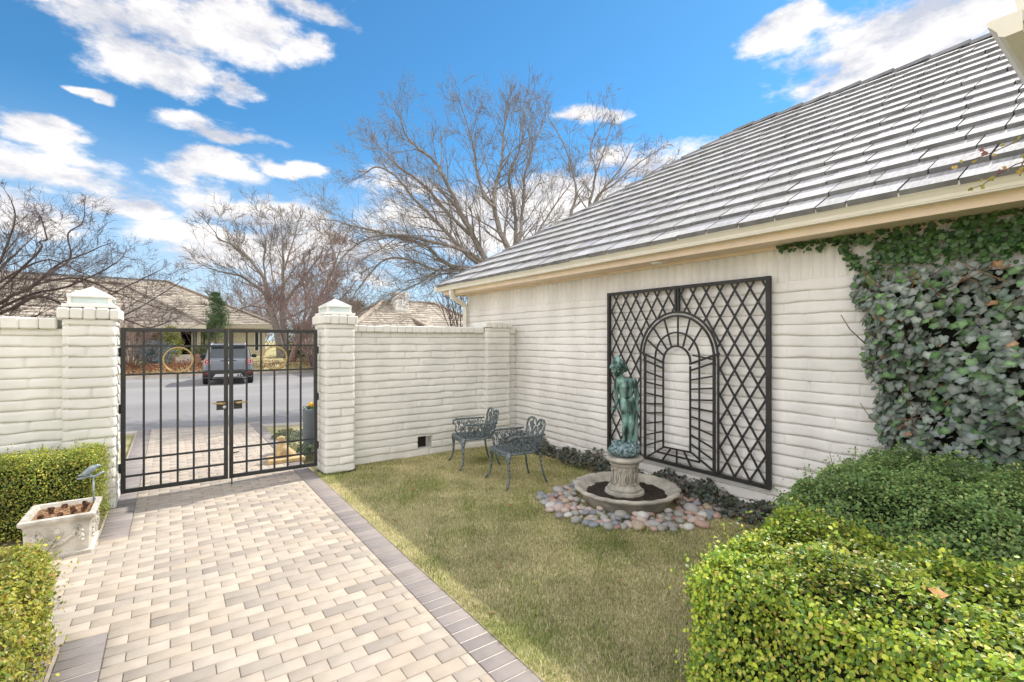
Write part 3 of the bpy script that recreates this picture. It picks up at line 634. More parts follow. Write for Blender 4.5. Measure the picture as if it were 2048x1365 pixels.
# statue: a plain child figure leaning and looking down, in a frame turned towards the path
def SP(X, Y, b=0.):                                  # b: towards the viewer side
    a = (X * .1831 + 1180 - 1250.5) * .00540; z = 1.75 - (690 + .1831 * Y - 681.3) * .00540
    return Vector((SX + RT[0] * a - FW[0] * b, SY + RT[1] * a - FW[1] * b, z))
st = thing('statue', 'green bronze statue of a child in a leafy cap, leaning forward with arms held back', 'statue', (SX, SY, .492))
m = MB(); px = .1831 * .0054
def li(p, q, r0, r1): m.limb(SP(*p), SP(*q), r0 * px * .90, r1 * px * .90, 12)
li((405, 640, 0), (400, 560, .005), 82, 76); li((400, 560, .005), (390, 440, .03), 76, 84); li((345, 405, .03), (440, 425, .02), 62, 72)
li((390, 450, .045), (400, 560, .035), 60, 60)
li((360, 380, .03), (330, 330, .045), 36, 32)                                          # neck
li((300, 385, .02), (290, 480, .0), 38, 30); li((290, 480, .0), (300, 600, .0), 29, 24); li((300, 600, 0), (292, 660, .01), 23, 19)
li((480, 400, .02), (515, 510, .0), 42, 33); li((515, 510, 0), (522, 600, .005), 31, 25); li((522, 600, .005), (512, 660, .02), 24, 20)
for (h, fs) in (((285, 675, .015), ((258, 688, .02), (222, 712, .028), (262, 700, .035), (240, 722, .045), (282, 712, .03), (278, 735, .035), (305, 700, .03), (306, 722, .035), (268, 672, .03), (246, 682, .05))),
                ((515, 680, .03), ((492, 705, .04), (482, 735, .05), (510, 712, .045), (508, 740, .055), (528, 712, .04), (535, 738, .045), (542, 700, .03), (568, 722, .03), (500, 685, .05), (476, 700, .065)))):
    m.ball(SP(*h), (21 * px, 17 * px, 24 * px), 10, 8)
    for i in range(0, 10, 2): li(h, fs[i], 10, 7.5); li(fs[i], fs[i + 1], 7.5, 5)
li((375, 650, .015), (385, 790, .03), 64, 44); li((385, 790, .03), (388, 850, .035), 42, 38); li((388, 870, .03), (385, 950, .01), 38, 35); li((385, 950, .01), (388, 1045, .0), 32, 23)
li((460, 655, .01), (452, 800, .035), 68, 50); li((452, 800, .035), (450, 860, .045), 46, 42); li((450, 870, .04), (438, 950, .02), 41, 38); li((438, 950, .02), (428, 1060, .015), 34, 25)
li((388, 1050, .0), (345, 1085, .05), 24, 19); li((428, 1065, .02), (400, 1098, .075), 25, 20)
li((480, 690, -.05), (500, 820, -.05), 62, 56); li((500, 820, -.05), (490, 1060, -.03), 54, 60)     # stump behind the legs
li((385, 625, .02), (380, 715, .035), 74, 62); li((440, 625, .02), (455, 720, .03), 74, 66); li((412, 640, .045), (415, 730, .055), 58, 52)                                              # short wrap at the hips
hc = (302, 262, .06); m.ball(SP(*hc), (70 * px, 74 * px, 80 * px), 16, 12)
fd = Vector((-RT[0] * .62 - FW[0] * .75, -RT[1] * .62 - FW[1] * .75, -.22)).normalized(); fs_ = fd.cross(Vector((0, 0, 1))).normalized(); fu = fs_.cross(fd)
hp = SP(*hc)
def FP(s, u, d): return hp + fs_ * s * px + fu * u * px + fd * d * px
m.ball(FP(0, -50, 38), (34 * px, 34 * px, 30 * px), 10, 8)                                  # jaw and chin
m.limb(FP(0, 8, 66), FP(0, -14, 80), 8 * px, 11 * px, 8)                                    # nose
for s in (-1, 1):
    m.ball(FP(s * 30, -20, 52), 22 * px, 10, 8); m.limb(FP(s * 12, 20, 66), FP(s * 46, 18, 54), 9 * px, 8 * px, 8); m.ball(FP(s * 70, -4, -2), (12 * px, 16 * px, 20 * px), 8, 6)
m.limb(FP(-16, -44, 64), FP(16, -44, 64), 7 * px, 7 * px, 8); m.limb(FP(-12, -54, 62), FP(12, -54, 62), 8 * px, 8 * px, 8)
body = part('body', m.me('body', m_bronze, True), st); voxel(body, .0038, 1, .35)
m = MB()                                                                                    # hair and leafy cap
m.ball(FP(0, 34, -14), (82 * px, 84 * px, 62 * px), 16, 12)
for k in range(11):
    t = R(50 + 26 * k); m.ball(FP(74 * math.sin(t), -12 + 14 * math.cos(k * 2.1), 74 * math.cos(t) * -1 if False else -60 * abs(math.cos(t / 2)) + 10), 22 * px, 8, 6)
for (s, u, d) in ((-62, 28, 58), (-20, 40, 84), (24, 38, 80), (66, 24, 52), (92, 10, -10), (-92, 14, 0), (70, 0, -64), (-70, 4, -60)):
    m.limb(FP(s * .45, 72, d * .4), FP(s, u, d), 26 * px, 10 * px, 8)
m.limb(FP(-6, 92, -12), FP(-2, 150, -20), 34 * px, 9 * px, 8); m.limb(FP(16, 96, 6), FP(34, 132, 10), 22 * px, 8 * px, 8); m.limb(FP(-30, 92, 0), FP(-58, 118, 10), 22 * px, 7 * px, 8)
hat = part('leafy_cap', m.me('cap', m_bronze, True), st); voxel(hat, .0045, 2, .35)
m = MB(); rr = random.Random(2); m.ball((SX, SY, .562), (.168, .168, .085), 24, 12)
for i in range(46):
    t = rr.uniform(0, 6.283); e = rr.uniform(-.3, 1.2); m.ball((SX + .158 * math.cos(t) * math.cos(e * .8), SY + .158 * math.sin(t) * math.cos(e * .8), .562 + .078 * math.sin(e)), rr.uniform(.016, .034), 7, 5)
rock = part('rock_base', m.me('rock', m_rock, True), st); voxel(rock, .007, 2)

def stones():
    rng = random.Random(12); protos = []
    kinds = [('salmon pink', (.47, .32, .26)), ('pale pink', (.52, .42, .37)), ('blue grey', (.25, .265, .285)), ('light grey', (.40, .39, .37)), ('white', (.58, .56, .52)), ('tan', (.44, .36, .26)), ('rust red', (.34, .215, .175)), ('mauve grey', (.31, .28, .28)), ('sage grey', (.33, .33, .29))]
    w = [9, 7, 6, 7, 3, 4, 3, 4, 4]
    mats = [M('pebble_' + k.replace(' ', '_'), c, .6, var=.3, scale=18, bump=.15, bscale=60) for k, c in kinds]
    for s in range(5):
        r2 = np.random.default_rng(s); m = MB(); m.ball((0, 0, 0), (1, .78, .56), 14, 10); v = np.array([tuple(p) for p in m.v]); nn = r2.normal(0, 1, (5, 3)); ph = r2.uniform(0, 6, 5)
        for a, p in zip(nn, ph): v *= (1 + .05 * np.sin(v @ a * 1.6 + p))[:, None]
        protos.append((v, m.f))
    placed = []; RTv, FWv = RT, FW; meshes = {}
    shapes = ('egg shaped', 'flattish', 'rounded', 'oval', 'blunt')
    def where(th):
        names = ['right of', 'back right of', 'behind', 'back left of', 'left of', 'front left of', 'in front of', 'front right of']
        return names[int(((th + math.pi / 8) % (2 * math.pi)) // (math.pi / 4))]
    seen = {}
    tries = 0; layer2 = []
    while tries < 9000 and len(placed) < 190:
        tries += 1; th = rng.uniform(0, 2 * math.pi); view = math.sin(th)       # th measured in the viewer's frame: -90 deg = front
        wid = .36 if view < .2 else .20
        side = abs(math.cos(th)); wid += .08 * side
        s = rng.uniform(.032, .056) * (1.05 if rng.random() > .15 else 1.4)
        rad = .505 + s * .8 + rng.random() * (wid - .04)
        a, b = rad * math.cos(th), rad * math.sin(th); x = FX + RT[0] * a + FW[0] * b; y = FY + RT[1] * a + FW[1] * b
        if x > 4.72: continue
        if any(math.hypot(x - p[0], y - p[1]) < (s + p[2]) * .68 for p in placed): continue
        placed.append((x, y, s, th, rad))
    rng2 = random.Random(77); base = list(placed)
    for (x, y, s, th, rad) in base:                      # a few lying on top where the ring is thick
        if rng2.random() < .30 and rad < .76: placed.append((x + rng2.uniform(-.04, .04), y + rng2.uniform(-.04, .04), s * .8, th, rad, .045))
    for p in placed:
        x, y, s, th, rad = p[:5]; z = s * .40 + (p[5] if len(p) > 5 else 0) + .004
        k = rng2.choices(range(9), w)[0]; pi = rng2.randrange(5)
        if (k, pi) not in meshes: meshes[(k, pi)] = mesh('pebble', protos[pi][0], protos[pi][1], mats[k], smooth=True)
        o = bpy.data.objects.new('pebble', meshes[(k, pi)]); C.objects.link(o); o.location = (x, y, z); o.scale = (s * rng2.uniform(.9, 1.2),) * 2 + (s,); o.rotation_euler = (rng2.uniform(-.25, .25), rng2.uniform(-.25, .25), rng2.uniform(0, 6.28))
        size = 'small' if s < .039 else ('large' if s > .053 else 'medium'); ring = 'touching the basin' if rad < .60 else ('on the lawn edge' if rad > .76 else 'in mid ring')
        lay = ', on others' if len(p) > 5 else ''
        tag(o, f'{size} {kinds[k][0]} {shapes[pi]} stone {where(th)} basin, {ring}{lay}', 'stone', 'river stones ringed round the fountain basin')
stones()

# ------------------------------------------------------------------ cast iron garden chairs
def chair(name, label):
    t = thing(name, label, 'chair', (0, 0, 0), 'cast metal garden chairs')
    # local frame: faces -x; front legs at x=-.28, back legs at x=.27
    sz = .415; N_ = 36
    def outline(k, r=1.):                                # rounded seat outline
        a = 2 * math.pi * k / N_; c, s = math.cos(a), math.sin(a); e = .62
        return (-.01 + .285 * r * math.copysign(abs(c) ** e, c), (.285 - .035 * c) * r * math.copysign(abs(s) ** e, s))
    m = MB(); O = [outline(k) for k in range(N_)]; I = [outline(k, .84) for k in range(N_)]
    m.loft([[(x, y, sz - .016) for x, y in O], [(x * 1.02, y * 1.02, sz - .004) for x, y in O], [(x, y, sz + .008) for x, y in O], [(x, y, sz + .010) for x, y in I], [(x, y, sz - .012) for x, y in I], [(x, y, sz - .016) for x, y in O]], caps=False)
    for sg in (1, -1):                                  # diagonal mesh of the seat
        for k in range(-11, 12):
            c = k * .046; run = []
            for i in range(41):
                u = -.28 + i * .014; x, y = u, sg * u + c
                if (abs(x + .01) / .245) ** 3.2 + (abs(y) / .248) ** 3.2 < 1: run.append((x, y, sz - .001))
            if len(run) > 2: m.beam(run[0], run[-1], .013, .008)
    part('seat', m.me('seat', m_chair), t)
    m = MB()
    for k in range(15): a = -.23 + k * .46 / 14; m.ball((-.283, a, sz - .024 - .012 * math.sin(k * math.pi / 14)), (.010, .018, .017), 8, 6)
    part('apron', m.me('apron', m_chair, True), t)
    for sy in (-1, 1):
        m = MB(); pts = [(-.235, sy * .235, sz - .01), (-.252, sy * .248, sz - .06), (-.250, sy * .258, .28), (-.248, sy * .268, .16), (-.268, sy * .290, .07), (-.300, sy * .312, .012), (-.318, sy * .325, .004)]
        m.tube(pts, [.042, .033, .019, .016, .015, .016, .011], 8); m.ball((-.245, sy * .243, sz - .05), (.034, .04, .05), 10, 8)
        part('leg', m.me('leg', m_chair, True), t)
        m = MB(); pts = [(.235, sy * .195, sz - .01), (.245, sy * .20, .33), (.262, sy * .21, .20), (.29, sy * .225, .09), (.325, sy * .24, .004)]
        m.tube(pts, [.020, .016, .015, .014, .013], 8); part('leg', m.me('leg', m_chair, True), t)
    def flower(m, P, r, rng):
        for i in range(6):
            a = i * math.pi / 3; m.ball(P(r * math.cos(a), r * math.sin(a)), (r * .5, r * .5, r * .5), 6, 5)
        m.ball(P(0, 0), r * .45, 6, 5)
    rng = random.Random(6)
    def scrolls(m, B, boxes, r=.0065):                  # B(u, v) maps the flat pattern onto the panel
        for (u, v, du, dv, c) in boxes:
            pts = []
            for i in range(13):
                a = i / 12; th = a * 4.6 * c; q = (1 - a) * .9 + .12; pts.append(B(u + du * a + .030 * q * math.sin(th), v + dv * a + .030 * q * (1 - math.cos(th)) * .8))
            m.tube(pts, [r * (1.25 - .6 * i / 12) for i in range(13)], 5)
    # backrest: two rounded lobes over flower scrolls, leaning back
    def BK(u, v, o=0): return Vector((.235 + v * .27 + o + .9 * u * u * -.35, u, sz + v))
    m = MB()
    for s in (-1, 1):
        pts = [(s * .205, 0), (s * .205, .10), (s * .212, .20), (s * .226, .27), (s * .219, .325), (s * .17, .357), (s * .09, .357), (s * .04, .342), (s * .014, .31), (s * .002, .28)]
        m.tube([BK(*p) for p in pts], [.014, .014, .014, .014, .015, .016, .015, .013, .011, .010], 7)
        m.tube([BK(s * .10, .34), BK(s * .115, .28), BK(s * .09, .20), BK(s * .12, .12), BK(s * .08, .02)], .009, 6)
        m.tube([BK(s * .19, .24), BK(s * .15, .18), BK(s * .16, .10), BK(s * .12, .01)], .008, 6); m.tube([BK(s * .015, .25), BK(s * .06, .21), BK(s * .05, .13), BK(s * .02, .06), BK(s * .03, .0)], .008, 6)
        for (u, v, q) in ((.115, .275, .030), (.165, .13, .024), (.06, .17, .024), (.05, .055, .022), (.155, .035, .02)): flower(m, lambda a, b: BK(s * u + a, v + b), q, rng)
        scrolls(m, lambda a, b: BK(s * a, b), [(.15, .30, -.03, -.09, 1), (.06, .28, .02, -.08, -1), (.19, .20, -.04, -.1, 1), (.10, .13, .03, -.09, -1), (.03, .12, .05, -.08, 1), (.17, .09, -.05, -.07, -1)])
    for k in range(4): m.tube([BK(.075 * math.cos(a) * (1 - k * .17), .14 + k * .02 + .062 * math.sin(a)) for a in [math.pi * i / 10 for i in range(11)]], .007, 6)
    m.tube([BK(-.205, .0), BK(0, -.004), BK(.205, 0)], .012, 6)
    part('backrest', m.me('backrest', m_chair, True), t)
    for s in (-1, 1):
        m = MB()
        def AR(u, v): y = .235 + .045 * v / .2 + .02 * math.sin((u + .25) * 5); return Vector((u, s * y, sz + v))
        pts = [(.265, .205), (.15, .203), (0, .203), (-.13, .205), (-.20, .205), (-.245, .190), (-.255, .15), (-.235, .135), (-.215, .15)]
        m.tube([AR(*p) for p in pts], [.013, .014, .015, .017, .018, .016, .014, .011, .008], 8)
        m.tube([AR(-.235, .14), AR(-.205, .10), AR(-.225, .05), AR(-.20, .0)], .012, 7); m.tube([AR(-.20, 0), AR(.0, -.002), AR(.22, 0)], .010, 6)
        for (u, v, q) in ((-.16, .15, .022), (-.05, .12, .024), (.06, .14, .022), (.15, .10, .024), (.02, .05, .022), (-.12, .06, .024)): flower(m, lambda a, b: AR(u + a, v + b), q, rng)
        scrolls(m, AR, [(-.19, .18, .03, -.15, 1), (-.10, .18, .02, -.12, -1), (-.03, .17, -.05, -.15, 1), (.02, .18, .05, -.15, -1), (.10, .18, -.03, -.15, 1), (.17, .18, .03, -.16, -1), (.23, .17, -.03, -.14, 1), (-.14, .02, .06, .08, 1), (.05, .02, .06, .07, -1), (.20, .02, -.05, .09, 1)], .0075)
        for u in (-.15, -.08, -.01, .07, .14, .20): m.tube([AR(u, 0), AR(u + .03, .07), AR(u - .01, .13), AR(u + .02, .20)], .006, 5)
        part('arm', m.me('arm', m_chair, True), t)
    return t
ch = chair('garden_chair', 'nearer verdigris cast metal armchair on the lawn, beside the statue'); ch.location = (3.50, 4.82, .008); ch.rotation_euler = (0, 0, R(-8)); ch.scale = (.93, .93, .97)
c2 = ch.copy(); C.objects.link(c2); c2['label'] = 'farther verdigris cast metal armchair on the lawn, close to the garden wall'; c2.location = (3.50, 5.84, .008); c2.rotation_euler = (0, 0, R(-13)); c2.scale = ch.scale
for k in list(ch.children):
    q = k.copy(); C.objects.link(q); q.parent = c2

# ------------------------------------------------------------------ planters, bird, path ornaments
def garland_planter(x0, x1, y0, y1, h, lab, fill=True):
    t = thing('planter', lab, 'planter', ((x0 + x1) / 2, (y0 + y1) / 2, 0)); cx, cy = (x0 + x1) / 2, (y0 + y1) / 2; hx, hy = (x1 - x0) / 2, (y1 - y0) / 2
    def ring(kx, ky, z, e=.012): return [(cx - kx + e, cy - ky, z), (cx + kx - e, cy - ky, z), (cx + kx, cy - ky + e, z), (cx + kx, cy + ky - e, z), (cx + kx - e, cy + ky, z), (cx - kx + e, cy + ky, z), (cx - kx, cy + ky - e, z), (cx - kx, cy - ky + e, z)]
    b = .026; m = MB(); m.loft([ring(hx - b + .008, hy - b + .008, 0), ring(hx - b + .008, hy - b + .008, .028), ring(hx - b - .010, hy - b - .010, .040), ring(hx - b - .002, hy - b - .002, h - .065), ring(hx - .020, hy - .020, h - .048), ring(hx - .006, hy - .006, h - .038), ring(hx, hy, h - .022), ring(hx - .002, hy - .002, h - .006), ring(hx - .012, hy - .012, h), ring(hx - .040, hy - .040, h - .002), ring(hx - .055, hy - .055, h - .05), ring(hx - .06, hy - .06, h - .09)], caps=True)
    part('trough', m.me('trough', m_planter), t)
    def face(o, u, n, Wd):
        m = MB(); o = Vector(o); u = Vector(u); n = Vector(n); P = lambda a, z, d=0.: o + u * a + n * d + Vector((0, 0, z)); hw = Wd / 2; rr = random.Random(4)
        for i in range(23):
            s = -1 + 2 * i / 22; a = s * hw * .60; z = h * .60 - (1 - s * s) * h * .23
            for k in range(3): m.ball(P(a + rr.uniform(-.006, .006), z + rr.uniform(-.010, .010) * (1.3 - abs(s)), .006), rr.uniform(.010, .016), 7, 5)
        for s in (-1, 1):
            for k in range(9): m.ball(P(s * hw * (.76 + .05 * math.sin(k * 1.7)), h * (.62 - .032 * k), .003), .017 - .0008 * abs(k - 5), 7, 5)
            m.tube([P(s * hw * .60, h * .60, .004), P(s * hw * .63, h * .70, .008), P(s * hw * .70, h * .71, .008), P(s * hw * .76, h * .62, .004)], .007, 6)
        ro = MB()
        for k in range(8): ro.ball(P(.024 * math.cos(k * .785), h * .63 + .024 * math.sin(k * .785), .002), .013, 7, 5)
        ro.ball(P(0, h * .63, .006), .022, 8, 6); part('rosette', ro.me('rosette', m_planter, True), t)
        for s in (-1, 1): m.tube([P(s * hw * .60, h * .60, .002), P(s * hw * .76, h * .52, .002)], .008, 6)
        return m
    part('garland', face((cx, y0 + b + .004, 0), (1, 0, 0), (0, -1, 0), 2 * hx - .1).me('garland', m_planter, True), t)
    part('garland', face((x1 - b - .004, cy, 0), (0, 1, 0), (1, 0, 0), 2 * hy - .1).me('garland2', m_planter, True), t)
    if fill:
        m = MB(); m.box((x0 + .055, y0 + .055, h - .10), (x1 - .055, y1 - .055, h - .035)); rr = random.Random(3)
        for i in range(110): m.ball((rr.uniform(x0 + .07, x1 - .07), rr.uniform(y0 + .07, y1 - .07), h - .035), rr.uniform(.006, .014), 6, 4)
        q = part('litter', m.me('litter', m_litter), t); q['kind'] = 'stuff'
    return t
PL = (-.965, -.50, 5.22, 5.75); ph_ = .335
garland_planter(*PL, ph_, 'square stone planter with garland relief and pine cones, beside the left hedge')
garland_planter(-1.12, -.70, 4.10, 4.55, .32, 'pale stone planter half hidden behind the near left hedge', False)
m_cone = M('pine_cone', (.15, .075, .045), .85, var=.5, scale=60)
rr = random.Random(8); conem = MB()
for k in range(8):
    for j in range(7):
        a = 2 * math.pi * (j + .5 * (k % 2)) / 7; r = .021 * math.sin(math.pi * (k + 1.2) / 9.6); z = k * .0065 - .02
        conem.add([(r * .3 * math.cos(a - .3), r * .3 * math.sin(a - .3), z), (r * .3 * math.cos(a + .3), r * .3 * math.sin(a + .3), z), (r * 1.15 * math.cos(a + .25), r * 1.15 * math.sin(a + .25), z + .006), (r * 1.25 * math.cos(a), r * 1.25 * math.sin(a), z + .008), (r * 1.15 * math.cos(a - .25), r * 1.15 * math.sin(a - .25), z + .006)], [(0, 1, 2, 3, 4)])
conem.ball((0, 0, .002), (.009, .009, .026), 7, 6); cme = conem.me('pine_cone', m_cone)
cells = [(-.86, 5.38, 'front left corner'), (-.80, 5.47, 'left middle'), (-.74, 5.36, 'front middle'), (-.68, 5.50, 'centre'), (-.66, 5.38, 'front, right of middle'), (-.60, 5.56, 'right middle'), (-.60, 5.42, 'front right corner'), (-.74, 5.60, 'back middle'), (-.62, 5.66, 'back right corner'), (-.83, 5.60, 'back left corner')]
for (x, y, w) in cells:
    o = bpy.data.objects.new('pine_cone', cme); C.objects.link(o); o.location = (x, y, ph_ - .016); o.rotation_euler = (rr.uniform(.8, 2.2), rr.uniform(-1, 1), rr.uniform(0, 6)); o.scale = (rr.uniform(.75, 1.0),) * 3
    tag(o, f'brown open pine cone lying in the {w} of the planter', 'pine cone', 'pine cones lying in the square planter')
b0 = on_y(168, 946, 5.70); bd = thing('bird_ornament', 'verdigris metal bird on a twig, staked into the stone planter', 'ornament', (b0.x, b0.y, ph_ - .08)); k = 4.35 / 961
def BP(X, Y, d=0): p = on_y(20 + X / 5.6875, 900 + Y / 5.6875, 5.70); return p + Vector((0, d, 0))
m_bird = M('bird_metal', (.30, .36, .38), .45, metal=.4, var=.3, scale=40)
m = MB(); sc = 1 / 5.6875 * 4.35 / 961
m.limb(BP(850, 275), BP(940, 210), 34 * sc, 38 * sc, 10); m.limb(BP(940, 210), BP(990, 185), 30 * sc, 22 * sc, 10); m.limb(BP(990, 182), BP(1005, 180), 22 * sc, 17 * sc, 10); m.limb(BP(1010, 180), BP(1046, 182), 9 * sc, 3 * sc, 8)
m.limb(BP(850, 280), BP(780, 298), 20 * sc, 9 * sc, 8); m.limb(BP(900, 255, -.012), BP(815, 292, -.010), 22 * sc, 8 * sc, 8); m.limb(BP(900, 255, .012), BP(815, 295, .010), 22 * sc, 8 * sc, 8); m.limb(BP(905, 270), BP(925, 300), 8 * sc, 8 * sc, 8)
q = part('bird', m.me('bird', m_bird, True), bd); voxel(q, .0035, 2, .35)
m = MB(); m.tube([BP(760, 335), BP(830, 322), BP(900, 300), BP(960, 305), BP(1010, 280), BP(1068, 245)], [11 * sc, 15 * sc, 15 * sc, 16 * sc, 14 * sc, 12 * sc], 8)
e = BP(948, 310); m.tube([e, (e.x + .004, e.y, ph_ - .09)], [9 * sc, 9 * sc], 8); part('perch', m.me('perch', m_bird, True), bd)

# outside the gate: sandstone dog, tall glazed pot with pansies, tufts
dg = thing('dog_statue', 'sandstone statue of a seated dog on a plinth, outside the gate by the path', 'statue', (1.36, 7.55, 0)); zc = 7.15
def DP(X, Y, d=0.): p = on_y(500 + X / 7.58, 780 + Y / 7.58, 7.6); return p + Vector((0, d, 0))
dk = 7.3 / 961 / 7.58
m = MB(); x0_, x1_ = DP(255, 1150).x, DP(760, 1100).x; m.box((x0_, 7.44, 0), (x1_ + .04, 7.76, .065), .012); part('plinth', m.me('plinth', m_sand), dg)
m = MB()
def dl(p, q, r0, r1): m.limb(DP(*p), DP(*q), r0 * dk, r1 * dk, 12)
dl((470, 870), (440, 990), 62, 56); dl((490, 800), (460, 880), 52, 64); dl((480, 750), (485, 800), 46, 48); dl((470, 735), (430, 742), 40, 26); dl((430, 742), (408, 748), 22, 16)
dl((480, 900), (620, 1010), 80, 92); dl((600, 1000), (650, 1060), 88, 72)
for d in (-.06, .06):
    dl((435, 960, d), (425, 1100, d), 30, 26); dl((420, 1105, d), (375, 1120, d), 24, 20); dl((640, 1040, d * 1.3), (560, 1090, d * 1.5), 58, 36); dl((560, 1110, d * 1.5), (480, 1120, d * 1.5), 28, 22); dl((500, 720, d * .5), (525, 770, d * .62), 16, 12)
dl((690, 1070), (745, 1040), 26, 20); dl((745, 1040), (735, 1100), 20, 18); dl((735, 1100), (690, 1115), 18, 12)
q = part('body', m.me('dog', m_sand, True), dg); voxel(q, .008, 3, .4)
pt = thing('tall_pot', 'tall slate grey cylinder pot with yellow pansies, outside beside the right pillar', 'pot', (1.90, 8.15, 0))
m = MB(); m.lathe([(.165, 0), (.17, .01), (.178, .62), (.180, .655), (.172, .66), (.160, .655), (.158, .60), (.02, .60)], (1.90, 8.15, 0), 32); part('cylinder', m.me('cyl', m_blue, True), pt)
rng = np.random.default_rng(8); P = np.c_[1.90 + rng.normal(0, .065, 260), 8.15 + rng.normal(0, .065, 260), .65 + rng.uniform(0, .05, 260)]
V, F, c = scatter(P, np.tile((0, -.3, 1.), (260, 1)), rng.uniform(.02, .035, 260), BOXLEAF, BOXF, rng, col=jitter_cols(rng, 260, [(.06, .13, .03), (.09, .17, .04)], [1, 1])); part('foliage', mesh('fol', V, F, m_leafm, col=c), pt)
for k in range(7):
    a = 2 * math.pi * k / 6; cx, cy, n = 1.89 + (.075 * math.cos(a) if k < 6 else 0), 8.12 + (.06 * math.sin(a) if k < 6 else 0), 12
    t = rng.uniform(0, 6.28, n); P = np.c_[cx + .018 * np.cos(t), cy + .018 * np.sin(t), .72 + rng.uniform(0, .02, n)]
    V, F, c = scatter(P, np.tile((-.2, -.7, .6), (n, 1)), rng.uniform(.03, .042, n), BOXLEAF * np.array([1.5, .8, 1]), BOXF, rng, tiltj=.3, col=jitter_cols(rng, n, [(.75, .48, .03), (.68, .36, .02), (.80, .62, .15)], [3, 2, 1])); part('flower', mesh('flw', V, F, m_leafm, col=c), pt)
def tuft(x, y, r, h, lab, pal, n, seed, name='low_plant', size=(.02, .04)):
    rng = np.random.default_rng(seed); a = rng.uniform(0, 6.283, n); q = np.sqrt(rng.random(n)) * r; z = rng.random(n) ** .7 * h * np.sqrt(np.maximum(.05, 1 - (q / r) ** 2)) + .01
    P = np.c_[x + q * np.cos(a), y + q * np.sin(a), z]; Nn = np.c_[np.cos(a) * .5, np.sin(a) * .5, np.full(n, .9)]
    V, F, c = scatter(P, Nn, rng.uniform(*size, n), BOXLEAF, BOXF, rng, tiltj=.6, col=jitter_cols(rng, n, pal, [1] * len(pal), .3)); return solo(name, mesh('tuft', V, F, m_leafm, col=c), lab, 'plant', loc=(x, y, 0))
gp = [(.07, .12, .05), (.11, .16, .08), (.16, .19, .11)]
tuft(1.72, 7.75, .22, .17, 'low dark green plant outside the gate, at the foot of the right pillar', gp, 900, 1); tuft(1.85, 8.75, .26, .22, 'grey green plant outside the gate, behind the tall pot', [(.16, .21, .14), (.22, .26, .18)], 900, 2); tuft(1.72, 9.4, .24, .14, 'leafy plant outside the gate on the lawn edge, between dog and road', gp + [(.2, .16, .08)], 800, 3)
tuft(-.68, 7.35, .20, .16, 'grey green plant just outside the left gate post', [(.14, .19, .12), (.2, .22, .14)], 600, 4); tuft(-.62, 6.98, .14, .16, 'dry straw coloured tuft against the left gate post', [(.52, .33, .13), (.42, .29, .12)], 500, 5)
